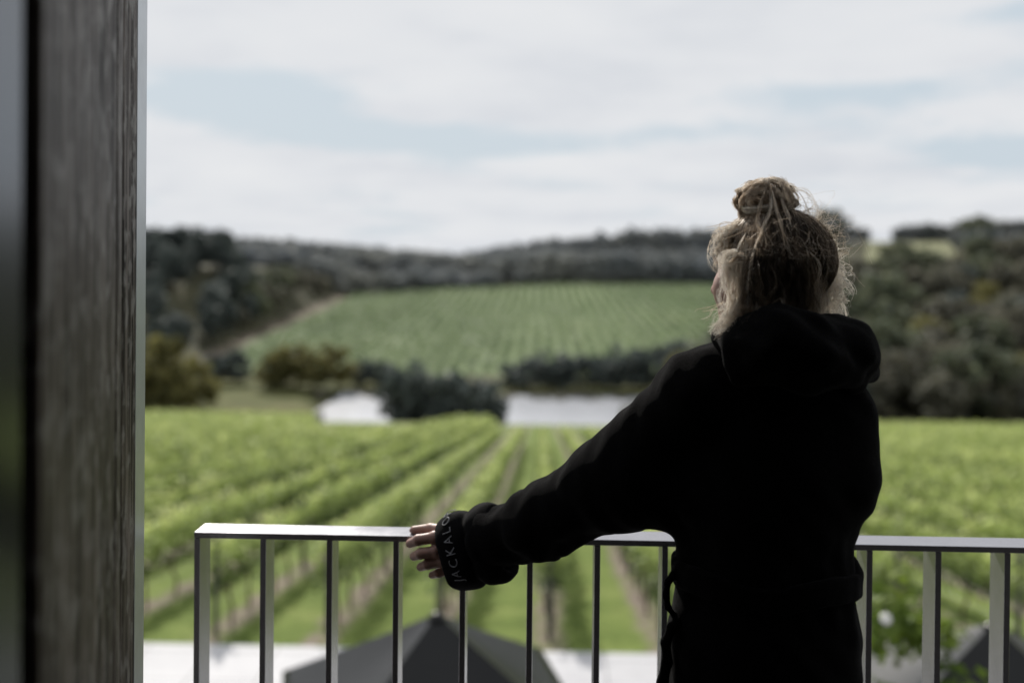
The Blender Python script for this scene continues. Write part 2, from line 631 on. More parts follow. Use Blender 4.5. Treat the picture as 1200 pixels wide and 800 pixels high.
def terrain(x, y):
    x, y = np.asarray(x, float), np.asarray(y, float)
    yc = np.maximum(y, 1.0)
    u = x / yc
    plane = -2.02 - 0.152 * np.clip(y, 14.0, 400)
    ctr = np.interp(y, [-1e4, 14, 140, 158, 166, 204, 210, 234, 500, 560, 700, 800, 1000, 4000],
                    [-4.15, -4.15, -23.3, -26.5, -30.0, -30.0, -28.7, -28.5, -17.7, -15.5, -10.0, -11.0, -30, -60])
    lef = np.interp(y, [-1e4, 14, 140, 160, 200, 230, 330, 380, 500, 700, 800, 1000, 4000],
                    [-4.15, -4.15, -23.3, -26, -28.3, -27.5, -6.5, -6.0, -12, -9.5, -11.0, -30, -60])
    rig = np.interp(y, [-1e4, 14, 140, 170, 420, 520, 570, 700, 1000, 4000],
                    [-4.15, -4.15, -23.3, -26.5, -6.2, 5.2, 7.0, 5.0, -20, -60])
    far = sstep(140, 190, y)
    bank = np.maximum(sstep(-0.205, -0.235, u) if False else 1 - sstep(-0.245, -0.215, u), sstep(0.088, 0.115, u)) * sstep(150, 166, y)
    ctr = np.where(y < 215, np.maximum(ctr, ctr * (1 - bank) + bank * -28.4), ctr)
    kl = (1 - sstep(-112, -88, x)) * far
    kr = sstep(0.20, 0.29, u) * far
    z = ctr * (1 - kl) + lef * kl
    z = z * (1 - kr) + rig * kr
    z = z + far * 0.8 * vnoise(x / 37, y / 41) * (1 - np.exp(-np.maximum(y - 240, 0) / 100))
    z = np.where(y < 14, np.minimum(z, -4.15), z)
    return z


def ground():
    ys = np.concatenate([np.array([-60, -20, 0, 6, 10, 12.5]), np.arange(13.5, 140, 1.5), np.arange(140, 260, 3), np.arange(260, 760, 6),
                         np.array([780, 820, 900, 1000, 1300, 1800, 2600, 3800])])
    us = np.concatenate([np.linspace(-3, -0.7, 12), np.linspace(-0.68, 0.68, 172), np.linspace(0.7, 3, 12)])
    U, Y = np.meshgrid(us, ys)
    X = U * np.maximum(np.abs(Y), 14)
    Z = terrain(X, Y)
    V = np.stack([X, Y, Z], -1).reshape(-1, 3)
    ny, nx = X.shape
    i = np.arange((ny - 1) * nx).reshape(ny - 1, nx)[:, :-1].ravel()
    Fc = np.stack([i, i + 1, i + nx + 1, i + nx], 1)
    me = np_mesh('ground', V, Fc, True)
    c = V[Fc].mean(1)
    cx_, cy_ = c[:, 0], c[:, 1]
    cu = cx_ / np.maximum(cy_, 1)
    mats = [M['vineyard_ground'], M['meadow'], M['field_ground'], M['pale_paddock'], M['dirt_track'], M['scrub_floor']]
    for m in mats: me.materials.append(m)
    idx = np.ones(len(c), dtype=np.int32)
    idx[cy_ < 142] = 0
    idx[cy_ < 13.5] = 1
    idx[cy_ > 225] = 5
    idx[(cy_ > 160) & (cu > 0.2)] = 5
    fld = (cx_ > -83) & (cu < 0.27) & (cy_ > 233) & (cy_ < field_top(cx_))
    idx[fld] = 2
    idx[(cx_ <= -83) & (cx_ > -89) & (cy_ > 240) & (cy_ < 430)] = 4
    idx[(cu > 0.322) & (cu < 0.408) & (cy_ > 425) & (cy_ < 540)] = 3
    me.polygons.foreach_set('material_index', idx)
    o = link('ground', me)
    return tag(o, kind='structure', label='green valley ground sloping away from the balcony to the hills')


def field_top(x):
    return np.clip(432 + (np.asarray(x) + 83) * 0.95, 432, 515)


ground()

me = np_mesh('pond', [(-42, 163, LAKE_Z), (18, 163, LAKE_Z), (21, 206, LAKE_Z), (-41, 206, LAKE_Z)], [(0, 1, 2, 3)])
tag(link('pond_water', me, M['water']), kind='structure', label='pale pond water with the bright sky reflection put into its colour')

# ------------------------------------------------------------------ leaf quads
def quads(C, S, rng, aspect=0.6, flat=0.0):
    """leaf-sized faces at centres C with half sizes S; flat pulls the normals upwards"""
    n = len(C)
    nrm = rng.normal(size=(n, 3))
    nrm[:, 2] = np.abs(nrm[:, 2]) + flat
    nrm /= np.linalg.norm(nrm, axis=1, keepdims=True)
    a = rng.normal(size=(n, 3))
    u_ = np.cross(nrm, a)
    u_ /= np.linalg.norm(u_, axis=1, keepdims=True) + 1e-9
    v_ = np.cross(nrm, u_)
    S = np.broadcast_to(np.asarray(S, float).reshape(-1, 1), (n, 1))
    P = np.stack([C - u_ * S, C + v_ * S * aspect - u_ * S * 0.1, C + u_ * S, C - v_ * S * aspect - u_ * S * 0.1], 1)
    return P.reshape(-1, 3), np.arange(4 * n).reshape(n, 4)


# ------------------------------------------------------------------ near vineyard
post_me = MB()
post_me.tube([(0, 0, -0.3), (0, 0, 0.8), (0, 0, 1.45)], [0.042, 0.042, 0.04], 8)
post_me = post_me.mesh('vine_post')
post_me.materials.append(M['post'])
trunk_mes = []
for s in range(3):
    rr = random.Random(s)
    mb = MB()
    mb.tube([(0, 0, -0.1), (rr.uniform(-.03, .03), rr.uniform(-.05, .05), 0.25), (rr.uniform(-.03, .03), rr.uniform(-.06, .06), 0.5), (0, 0, 0.70)], [0.03, 0.025, 0.023, 0.026], 7)
    mb.tube([(0, 0, 0.68), (0.0, 0.3, 0.74), (0.02, 0.62, 0.72)], [0.024, 0.018, 0.012], 6)
    mb.tube([(0, 0, 0.68), (0.0, -0.3, 0.74), (-0.02, -0.62, 0.72)], [0.024, 0.018, 0.012], 6)
    m_ = mb.mesh('vine_trunk', True)
    m_.materials.append(M['vine_wood'])
    trunk_mes.append(m_)


def row_end(x):
    e = 126.0
    lo = 77.0
    for a, b in ((-0.228, -0.150), (-0.046, 0.086)):
        if a * lo <= x <= b * lo: e = min(e, lo)
        elif x < a * lo and a < 0: e = min(e, max(x / a, lo) if x / a < 126 else 126)
        elif x > b * lo and b > 0: e = min(e, max(x / b, lo) if x / b < 126 else 126)
    return e


def canopy(x, y0, y1, rng):
    Cs, Ss, Ts = [], [], []
    for a, b, dens, s in ((14, 22, 300, 0.052), (22, 34, 190, 0.066), (34, 60, 100, 0.088), (60, 92, 52, 0.12), (92, 130, 34, 0.15)):
        a, b = max(a, y0), min(b, y1)
        if b <= a: continue
        n = int((b - a) * dens)
        y = rng.uniform(a, b, n)
        # lumpy profile along the row: every vine is a mound of shoots
        lump = 0.5 + 0.5 * np.sin(y * 2 * math.pi / 1.25 + x * 3) * 0.35 + 0.42 * vnoise(y / 0.5 + x * 7, np.full(n, x * 3.3)) + 0.34 * vnoise(y / 2.3, np.full(n, x * 1.7), 3)
        half = 0.14 + 0.13 * lump
        top = 1.22 + 0.27 * lump
        low = 0.64 - 0.10 * lump
        k = rng.random(n)
        h = low + (top - low) * np.sqrt(k)
        frac = (h - low) / (top - low)
        wid = half * (0.75 + 0.6 * np.sin(np.clip(frac, 0, 1) * math.pi) - 0.25 * frac)
        xx = x + wid * np.clip(rng.normal(size=n) * 0.62, -1.5, 1.5)
        # a few long shoots stick out at the top
        sh = rng.random(n) < 0.13
        h = h + sh * rng.uniform(0.04, 0.26, n)
        Cs.append(np.stack([xx, y, terrain(xx, y) + h], 1))
        Ss.append(s * rng.uniform(0.7, 1.35, n))
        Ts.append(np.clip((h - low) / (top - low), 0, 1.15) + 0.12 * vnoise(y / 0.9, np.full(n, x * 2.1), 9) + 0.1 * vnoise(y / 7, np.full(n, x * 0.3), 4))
    C, S = np.concatenate(Cs), np.concatenate(Ss)
    V, Fc = quads(C, S, rng, 0.8, 0.35)
    return V, Fc, np.concatenate(Ts)


def vine_rows():
    rows = []
    for n in range(-31, 37):
        x = ROW_X0 + ROW_DX * n
        rng = np.random.default_rng(1000 + n)
        y0 = max(14.6 + rng.uniform(-0.3, 0.4), abs(x) / 0.62)
        y1 = row_end(x)
        if y1 - y0 < 6: continue
        side = 'left of' if x < 0 else 'right of'
        root = empty('vine_row', (x, y0, float(terrain(x, y0))))
        V, Fc, tn = canopy(x, y0, y1, rng)
        V = V - np.array(root.location)
        cme = np_mesh('canopy', V, Fc)
        ca = cme.attributes.new('painted_light', 'FLOAT', 'POINT')  # per-leaf height value, paints lit tops and shaded lower leaves
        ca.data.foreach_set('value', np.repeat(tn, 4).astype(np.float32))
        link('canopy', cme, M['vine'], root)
        near = abs(x) < 11
        tag(root, 'leafy green vine row on the slope below the balcony railing', 'vine row', 'vine rows running down the near slope')
        if near:
            yy = y0 + 0.15
            k = 0
            while yy < 40:
                p = link('post', post_me, None, root)
                p.location = Vector((x, yy, float(terrain(x, yy)))) - root.location
                yy += 5.6
            yy = y0 + 0.8
            while yy < 27 and abs(x) < 9:
                p = link('trunk', trunk_mes[k % 3], None, root)
                p.location = Vector((x + random.uniform(-.04, .04), yy, float(terrain(x, yy)))) - root.location
                p.rotation_euler = (0.15, 0, 0)
                k += 1
                yy += 1.25
            mb = MB()
            for hz in (0.42, 0.72):
                mb.tube([(0, yq - y0, float(terrain(x, yq)) + hz - root.location.z) for yq in np.linspace(y0, 42, 12)], 0.004, 4)
            mb.build('wire', M['wire'], root)
        rows.append((x, root))
    return rows


rows = vine_rows()

# ------------------------------------------------------------------ hillside vineyard across the valley
def hillside_rows():
    rng = np.random.default_rng(5)
    x = -79.5
    while x < 112:
        y0 = 238 + 6 * math.sin(x * 0.07) + rng.uniform(-1, 1)
        y1 = float(field_top(x)) - 6 + rng.uniform(-2, 2)
        y1 = min(y1, 515)
        if x / y0 > 0.255: y0 = x / 0.255
        if y1 - y0 > 20:
            ys = np.arange(y0, y1, 1.0)
            C, S = [], []
            n = len(ys) * 4
            y = rng.uniform(y0, y1, n)
            xx = x + rng.normal(size=n) * 0.55
            h = rng.uniform(0.5, 1.75, n) + 0.2 * vnoise(y / 6, np.full(n, x))
            V, Fc = quads(np.stack([xx, y, terrain(xx, y) + h], 1), rng.uniform(0.35, 0.6, n), rng, 0.8, 0.8)
            base = Vector((x, y0, float(terrain(x, y0))))
            o = empty('vine_row', base)
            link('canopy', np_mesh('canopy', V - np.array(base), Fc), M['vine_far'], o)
            tag(o, 'faint straight vine row on the far hillside across the ponds', 'vine row', 'vine rows on the far hillside')
        x += 3.9


hillside_rows()

# ------------------------------------------------------------------ trees
def crown_mesh(name, seed, rx, ry, rz, zc, ncl, per, leaf, mat, spread=0.33):
    rng = np.random.default_rng(seed)
    d = rng.normal(size=(ncl, 3))
    d /= np.linalg.norm(d, axis=1, keepdims=True)
    rad = rng.uniform(0.35, 0.92, ncl) ** 0.7
    cc = d * rad[:, None] * np.array([rx, ry, rz])
    cr = rng.uniform(0.7, 1.3, ncl) * spread * min(rx, rz)
    q = rng.normal(size=(ncl, per, 3))
    q /= np.linalg.norm(q, axis=2, keepdims=True)
    q *= (rng.random((ncl, per, 1)) ** 0.45)
    P = (cc[:, None, :] + q * cr[:, None, None] * np.array([1.15, 1.15, 0.85])).reshape(-1, 3)
    P[:, 2] += zc
    P = P[P[:, 2] > zc - rz * 0.95]
    V, Fc = quads(P, leaf * rng.uniform(0.6, 1.4, len(P)), rng, 0.75, 0.3)
    me = np_mesh(name, V, Fc)
    me.materials.append(mat)
    return me


def trunk_mesh(seed, h, r, zc, rx):
    rr = random.Random(seed)
    mb = MB()
    top = (rr.uniform(-.3, .3), rr.uniform(-.3, .3), zc)
    mb.tube([(0, 0, -0.8), (top[0] * .4, top[1] * .4, zc * 0.5), top], [r * 1.2, r, r * 0.6], 8)
    for k in range(5):
        a = rr.uniform(0, 6.28)
        z0 = zc * rr.uniform(0.45, 0.85)
        e = (math.cos(a) * rx * 0.7, math.sin(a) * rx * 0.7, zc + rr.uniform(-.1, .5) * h * 0.3)
        mb.tube([(top[0] * .5, top[1] * .5, z0), ((top[0] + e[0]) * .5, (top[1] + e[1]) * .5, (z0 + e[2]) * 0.55), e], [r * 0.5, r * 0.3, r * 0.12], 6)
    me = mb.mesh('trunk', True)
    me.materials.append(M['bark'])
    return me


KINDS = {}


def tree_kind(key, mat, h, rx, low, variants=3, ncl=34, per=34, leaf=0.45, spread=0.33):
    out = []
    for s in range(variants):
        rz = (h - low) / 2
        zc = low + rz
        seed = abs(hash(key)) % 1000 if False else sum(map(ord, key)) + 17 * s
        cm = crown_mesh('crown', seed, rx, rx, rz, zc, ncl, per, leaf, M[mat], spread)
        tm = trunk_mesh(seed, h, 0.035 * h * 0.6, zc, rx)
        out.append((cm, tm))
    KINDS[key] = out


tree_kind('forest', 'tree_dark', 16, 4.6, 3.0, 4, 46, 34, 0.62)
tree_kind('dark_bush', 'tree_dark', 7.0, 4.0, 0.2, 4, 40, 34, 0.42)
tree_kind('olive', 'tree_olive', 7.0, 4.2, 0.4, 4, 36, 34, 0.40)
tree_kind('brown', 'tree_brown', 8.0, 4.6, 0.4, 4, 38, 34, 0.5)
tree_kind('green', 'tree_green', 9.5, 4.6, 0.6, 4, 40, 34, 0.5)
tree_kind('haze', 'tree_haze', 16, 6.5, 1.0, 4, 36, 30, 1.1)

TCOUNT = [0]


def tree(key, name, x, y, sc, label, group, z=None, sz=None):
    i = TCOUNT[0]
    TCOUNT[0] += 1
    cm, tm = KINDS[key][i % len(KINDS[key])]
    root = empty(name, (x, y, float(terrain(x, y)) if z is None else z), random.uniform(0, 6.28))
    root.scale = (sc, sc, sc if sz is None else sz)
    link('crown', cm, None, root)
    link('trunk', tm, None, root)
    tag(root, label, 'shrub' if 'bush' in name or 'shrub' in name else 'tree', group)
    return root


def px_x(px, Y):
    return float(at(px, 400, Y)[0])


# dark wood on the rise at the left
rr = random.Random(3)
for i in range(74):
    px = rr.uniform(60, 292)
    Y = rr.uniform(236, 345)
    x = px_x(px, Y)
    if x > -88: continue
    tree('forest', 'forest_tree', x, Y, rr.uniform(0.66, 0.88), 'dark tall tree in the dense wood beside the door post', 'trees of the dark wood at the left')
for px, Y, s in ((292, 330, .95), (283, 322, 0.95), (268, 326, 0.96), (250, 335, 1.0), (230, 335, 1.02), (210, 338, 1.02), (192, 335, 1.04), (176, 338, 1.04), (160, 335, 1.0)):
    tree('forest', 'forest_tree', px_x(px, Y), Y, s * 0.86, 'dark tall tree in the dense wood beside the door post', 'trees of the dark wood at the left')
# edge trees running down beside the dirt track
for i in range(16):
    Y = rr.uniform(300, 440)
    tree('green' if i % 2 else 'brown', 'hedgerow_tree', -93 - rr.uniform(0, 8), Y, rr.uniform(0.9, 1.3), 'scrubby tree along the dirt track above the hillside vines', 'trees along the dirt track')

# bushes along the water: (px, depth, base pixel fixes the ground, scale, kind)
BUSH = [
    ('olive', 172, 172, 1.2, 1.75), ('olive', 196, 176, 1.35, 1.85), ('olive', 224, 172, 1.2, 1.5), ('dark_bush', 188, 190, 1.2, 1.4), ('dark_bush', 250, 212, 0.9, 1.0), ('dark_bush', 275, 214, 0.9, 1.0),
    ('olive', 318, 206, 1.0, 1.1), ('olive', 342, 209, 1.15, 1.3), ('olive', 368, 208, 1.3, 1.4), ('olive', 395, 211, 1.1, 1.2), ('dark_bush', 330, 213, 1.0, 1.2), ('dark_bush', 425, 214, 0.8, 0.9), ('dark_bush', 445, 214, 0.8, 0.85),
    ('dark_bush', 472, 160, 1.0, 1.36), ('dark_bush', 487, 163, 1.1, 1.52), ('dark_bush', 503, 160, 1.1, 1.46), ('dark_bush', 522, 164, 1.1, 1.36), ('dark_bush', 541, 161, 1.05, 1.3), ('dark_bush', 560, 160, 1.0, 1.26), ('dark_bush', 575, 163, 0.85, 1.2),
    ('dark_bush', 600, 215, 0.8, 0.8), ('dark_bush', 618, 213, 1.0, 0.95), ('dark_bush', 700, 215, 0.95, 0.95), ('dark_bush', 640, 216, 1.1, 1.12), ('dark_bush', 662, 214, 1.1, 1.2), ('dark_bush', 684, 216, 1.0, 1.05),
    ('dark_bush', 716, 214, 1.1, 1.2), ('dark_bush', 738, 214, 1.2, 1.4), ('dark_bush', 762, 216, 1.25, 1.45), ('dark_bush', 790, 214, 1.3, 1.5), ('dark_bush', 815, 212, 1.3, 1.6), ('dark_bush', 842, 210, 1.3, 1.6),
]
WORDS = {'olive': 'olive green', 'dark_bush': 'dark'}
for k, px, Y, s, sz in BUSH:
    if px < 300: where, grp = 'at the near foot of the dark wood', 'bushes below the dark wood'
    elif px < 452: where, grp = 'on the bank behind the smaller pond', 'bushes behind the smaller pond'
    elif px < 590: where, grp = 'in the clump between the two ponds', 'bushes between the two ponds'
    else: where, grp = 'on the bank behind the larger pond', 'bushes behind the larger pond'
    x = px_x(px, Y)
    tree(k, 'waterside_bush', x, Y, s, f'{WORDS[k]} rounded bush {where}', f'{WORDS[k]} {grp}', z=max(float(terrain(x, Y)), LAKE_Z - 0.2), sz=sz)

# reeds round the ponds
def reeds():
    rng = np.random.default_rng(41)
    C, S = [], []
    for px0, px1, Y0, Y1, n in ((372, 470, 200, 206, 500), (575, 745, 199, 206, 700), (366, 380, 166, 204, 500), (728, 745, 166, 204, 300)):
        px = rng.uniform(px0, px1, n)
        Y = rng.uniform(Y0, Y1, n)
        keep = vnoise(px / 9.0, Y / 5.0, 5) > -0.15
        px, Y = px[keep], Y[keep]
        x = np.array([px_x(a, b) for a, b in zip(px, Y)])
        C.append(np.stack([x, Y, np.full(len(x), LAKE_Z) + rng.uniform(0.1, 1.3, len(x)) * (0.6 + 0.5 * vnoise(x / 3, Y / 3))], 1))
        S.append(rng.uniform(0.25, 0.5, len(x)))
    V, Fc = quads(np.concatenate(C), np.concatenate(S), rng, 0.5, 0.0)
    o = link('reeds', np_mesh('reeds', V, Fc), M['tree_brown'])
    tag(o, 'brownish reeds along the margins of the two ponds', 'reeds', kind='stuff')


reeds()

# scrub hillside at the right
rr = random.Random(11)
n = 0
while n < 150:
    px = rr.uniform(800, 1300)
    Y = 165 + 390 * rr.random() ** 1.35
    x = px_x(px, Y)
    u_ = x / Y
    if u_ < 0.24 and Y > 225: continue
    if 0.30 < u_ < 0.425 and 395 < Y < 545: continue
    k = rr.choice(['brown', 'brown', 'green', 'green', 'olive', 'dark_bush'])
    lab = {'brown': 'brownish scrub tree on the hillside to the right of the person', 'green': 'deep green scrub tree on the hillside to the right of the person',
           'olive': 'yellowish scrub bush on the hillside to the right of the person', 'dark_bush': 'near black bush on the hillside to the right of the person'}[k]
    tree(k, 'scrub_tree', x, Y, rr.uniform(0.7, 1.5) * (1 + (Y - 165) / 900), lab, {'brown': 'brownish scrub trees', 'green': 'deep green scrub trees', 'olive': 'yellowish scrub bushes', 'dark_bush': 'near black scrub bushes'}[k] + ' on the right hillside')
    n += 1
# trees along the right skyline
for px, Y, s in [(1052, 548, .62), (1063, 548, .7), (1075, 550, .72), (1088, 552, .72), (1100, 552, .7), (1113, 550, .66), (1126, 548, .7), (1138, 548, .8), (1150, 552, .78), (1162, 550, .85), (1175, 552, .9), (1188, 552, .85), (1200, 552, .9), (1212, 552, .9),
                 (1122, 500, .7), (1135, 490, .7), (1148, 480, .75), (1160, 495, .7), (1180, 470, .8), (1195, 480, .8), (1010, 560, .6), (996, 555, .7)]:
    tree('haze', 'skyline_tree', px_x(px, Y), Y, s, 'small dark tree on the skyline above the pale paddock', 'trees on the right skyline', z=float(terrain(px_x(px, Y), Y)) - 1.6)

# far wooded ridge: reads as one mass
def woodland():
    rng = np.random.default_rng(21)
    sil = np.array([(120, 276), (300, 280), (340, 281), (400, 287), (450, 292), (530, 298), (560, 296), (600, 288), (625, 281), (660, 281), (700, 274), (745, 268), (800, 267), (840, 264), (900, 270), (980, 281), (1010, 286), (1040, 288), (1100, 285), (1250, 285)], float)
    Vs, Fs, off = [], [], 0
    src = []
    for cm, tm in KINDS['haze']:
        v = np.empty(len(cm.vertices) * 3, np.float32)
        cm.vertices.foreach_get('co', v)
        src.append(v.reshape(-1, 3))
    def put(x, y, z, s, sz, k):
        nonlocal off
        a = rng.uniform(0, 6.28)
        v = src[k % 4]
        c, s_ = math.cos(a), math.sin(a)
        p = np.stack([(v[:, 0] * c - v[:, 1] * s_) * s + x, (v[:, 0] * s_ + v[:, 1] * c) * s + y, v[:, 2] * sz + z], 1)
        Vs.append(p)
        Fs.append(np.arange(len(p)).reshape(-1, 4) + off)
        off += len(p)
    k = 0
    for Y in (528, 545, 565, 590, 620, 655, 690):
        for px in np.arange(150, 1060, 11.5 * 590 / Y):
            px2 = px + rng.uniform(-4, 4)
            x = px_x(px2, Y)
            if x < -90 and Y < 400: continue
            if x > -83 and Y < field_top(x) + 8: continue
            if x / Y > 0.29: continue
            z = float(terrain(x, Y))
            top_px = np.interp(px2, sil[:, 0], sil[:, 1]) + rng.uniform(-4, 5)
            lim = (at(px2, top_px, Y)[2] - z) / 16.0
            s = rng.uniform(0.75, 1.1)
            sz = float(np.clip(lim if Y >= 655 else min(lim, rng.uniform(0.7, 1.05)), 0.3, 1.7))
            put(x, Y, z - 0.5, s, sz, k)
            k += 1
    # woods on the middle slope left of the far field
    for i in range(70):
        Y = rng.uniform(440, 540)
        px2 = rng.uniform(290, 420)
        x = px_x(px2, Y)
        if Y < field_top(x) + 5 and x > -86: continue
        put(x, Y, float(terrain(x, Y)) - 0.5, rng.uniform(.5, .8), rng.uniform(.45, .75), k)
        k += 1
    # scrubby trees between the top of the hillside vines and the ridge
    for i in range(170):
        x = rng.uniform(-92, 40)
        Y = rng.uniform(float(field_top(x)) + 5, 545)
        put(x, Y, float(terrain(x, Y)) - 0.5, rng.uniform(.45, .75), rng.uniform(.35, .65), k)
        k += 1
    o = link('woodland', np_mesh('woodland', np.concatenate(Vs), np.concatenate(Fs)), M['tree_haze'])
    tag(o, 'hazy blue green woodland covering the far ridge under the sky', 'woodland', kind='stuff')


woodland()

# ------------------------------------------------------------------ terrace, umbrellas, garden
mb = MB()
mb.box((-14, 2.3, -4.4), (16, 13.75, -4.0))
tag(mb.build('terrace', M['paving'], bevel=0.02), kind='structure', label='pale paved terrace below the balcony')


def umbrella(x, y, rot, label):
    root = empty('patio_umbrella', (x, y, -4.0), rot)
    r, top, eave = 1.66, 2.70, 1.85
    # canopy: four sagging panels, pinched between the ribs, with a short valance
    N, K = 10, 12
    V, Fc = [], []
    for k in range(4):
        a0, a1 = k * math.pi / 2, (k + 1) * math.pi / 2
        p0, p1 = np.array([math.cos(a0), math.sin(a0)]) * r, np.array([math.cos(a1), math.sin(a1)]) * r
        base = len(V)
        for i in range(N + 1):
            s = i / N
            for j in range(K + 1):
                q = j / K
                xy = (p0 * (1 - q) + p1 * q) * (0.03 + 0.97 * s)
                sag = 0.045 * math.sin(q * math.pi) * math.sin(min(s, 1) * math.pi * 0.8)
                z = top - 0.03 - (top - eave - 0.03) * s ** 0.96 - sag
                V.append((xy[0], xy[1], z))
        for j in range(K + 1):
            q = j / K
            xy = p0 * (1 - q) + p1 * q
            V.append((xy[0], xy[1], eave - 0.13))
        for i in range(N + 1):
            for j in range(K):
                a = base + i * (K + 1) + j
                Fc.append((a, a + K + 1, a + K + 2, a + 1))
    me = np_mesh('canopy', V, Fc)
    sm = np.ones(len(me.polygons), dtype=bool)
    me.polygons.foreach_set('use_smooth', sm)
    link('canopy', me, M['canvas'], root)
    mb = MB()
    n = 12
    for zz, ra in ((0, 0),):
        pass
    mb.tube([(0, 0, top - 0.05), (0, 0, top - 0.022), (0, 0, top - 0.006), (0, 0, top + 0.004)], [0.085, 0.055, 0.032, 0.012], 12)
    mb.build('peak_cap', M['canvas'], root, True)
    mb = MB()
    mb.tube([(0, 0, 0.05), (0, 0, 2.66)], 0.028, 12)
    mb.build('pole', M['dark_metal'], root, True)
    for k in range(4):
        a = k * math.pi / 2
        mb = MB()
        mb.tube([(0.02 * math.cos(a), 0.02 * math.sin(a), top - 0.07), (r * .98 * math.cos(a), r * .98 * math.sin(a), eave - 0.025)], 0.012, 6)
        mb.build('rib', M['dark_metal'], root)
    mb = MB()
    mb.prism([(0.42 * math.cos(i * math.pi / 16), 0.42 * math.sin(i * math.pi / 16)) for i in range(32)], 0, 0.07)
    mb.build('base', M['dark_metal'], root, bevel=0.01)
    tag(root, label, 'umbrella', 'charcoal umbrellas on the terrace')
    return root


umbrella(-0.80, 7.8, R(60), 'charcoal canvas umbrella on the terrace seen below the hand and cuff')
umbrella(3.55, 7.85, R(30), 'charcoal canvas umbrella on the terrace beside the orange tinged garden shrub')


def shrub(name, x, y, z, h, rx, mat, seed, label, leaf=0.055, ncl=30, per=60):
    root = empty(name, (x, y, z))
    rz = h * 0.36
    zc = h - rz
    cm = crown_mesh('crown', seed, rx, rx, rz, zc, ncl, per, leaf, M[mat], 0.34)
    link('crown', cm, None, root)
    mb = MB()
    r2 = random.Random(seed)
    for k in range(5):
        a = k * 1.26 + r2.uniform(-.3, .3)
        mb.tube([(0.05 * math.cos(a), 0.05 * math.sin(a), 0), (0.3 * rx * math.cos(a), 0.3 * rx * math.sin(a), zc * .6), (0.6 * rx * math.cos(a), 0.6 * rx * math.sin(a), zc)], [0.03, 0.02, 0.01], 6)
    mb.build('stem', M['vine_wood'], root, True)
    tag(root, label, 'shrub')
    return root


sh = shrub('garden_shrub', 2.62, 7.4, -4.0, 3.25, 0.62, 'garden', 4, 'tall leafy garden shrub with orange tinged tips beside the umbrella', 0.05, 34, 60)
fl = MB()
for k in range(9):
    a = k * 2 * math.pi / 9
    fl.tube([(0, 0, 0), (0.022 * math.cos(a), 0.022 * math.sin(a), 0.012), (0.04 * math.cos(a), 0.04 * math.sin(a), 0.004)], [0.006, 0.014, 0.006], 6)
p = at(1038, 725, 6.72)
f_ = fl.build('flower', M['petal'], sh, True)
f_.location = Vector(p) - sh.location
f_.rotation_euler = (R(60), 0, 0)
shrub('silver_shrub', 2.55, 6.3, -4.0, 1.75, 0.5, 'silver', 9, 'low silvery leaved shrub at the foot of the orange tinged shrub', 0.05, 20, 50)
shrub('garden_shrub', 1.35, 8.9, -4.0, 1.3, 0.6, 'garden', 14, 'low round green shrub on the terrace half hidden behind the person', 0.05, 24, 50)

# ------------------------------------------------------------------ room behind the camera (keeps the back light off) and balcony
mb = MB()
mb.box((-3.2, -4.0, -0.2), (3.0, 1.05, -0.02))
tag(mb.build('floor', M['room']), kind='structure', label='dark floor of the room')
mb = MB()
mb.box((-3.2, -4.0, 2.55), (3.0, 1.15, 2.75))
tag(mb.build('ceiling', M['room']), kind='structure', label='dark ceiling of the room')
mb = MB()
mb.box((-3.2, -4.2, -0.2), (3.0, -4.003, 2.75))
mb.box((1.62, -4.0, -0.018), (1.82, 1.14, 2.548))
mb.box((-3.4, -4.0, -0.018), (-3.203, 1.14, 2.548))
mb.box((-3.2, 0.70, -0.018), (-0.56, 0.86, 2.548))
tag(mb.build('wall', M['room']), kind='structure', label='dark walls of the room')
mb = MB()
mb.box((-2.2, 1.053, -0.25), (2.4, 2.28, 0.0))
tag(mb.build('balcony_floor', M['deck']), kind='structure', label='dark balcony floor')

# ------------------------------------------------------------------ door at the left edge
door = empty('timber_door', (-0.6, 1.3, 0))
tag(door, 'weathered grey brown timber door standing open at the left edge with a metal strip', 'door')


def wall_strip(name, a, b, thick, mat, parent, z0=0.02, z1=2.45, bevel=0.003):
    """vertical slab whose visible face runs from a to b (x, y); thickness goes to the left"""
    a, b = Vector(a), Vector(b)
    d = (b - a).normalized()
    nrm = Vector((-d.y, d.x))
    poly = [a, b, b + nrm * thick, a + nrm * thick]
    mb = MB()
    o = parent.location
    mb.prism([(q.x - o.x, q.y - o.y) for q in poly], z0, z1)
    return mb.build(name, mat, parent, bevel=bevel)


def PX(px, Y):
    q = at(px, 300, Y)
    return (float(q[0]), Y)


wall_strip('panel', PX(49, 0.86), PX(136, 1.38), 0.05, M['timber'], door)
wall_strip('bead', PX(137.5, 1.42), PX(143, 1.50), 0.05, M['timber'], door)
wall_strip('stile', PX(144, 1.56), PX(159.5, 1.655), 0.05, M['timber'], door)
wall_strip('weather_strip', PX(160, 1.665), PX(171, 1.735), 0.02, M['aluminium'], door, bevel=0.001)
frame = empty('door_frame', (-0.45, 0.8, 0))
tag(frame, 'smooth grey metal door frame at the very left edge of the view', 'door frame')
wall_strip('jamb', PX(-30, 0.72), PX(30, 0.80), 0.06, M['frame_metal'], frame, bevel=0.008)
wall_strip('gasket', PX(22, 0.84), PX(50, 0.98), 0.05, M['rubber'], frame)

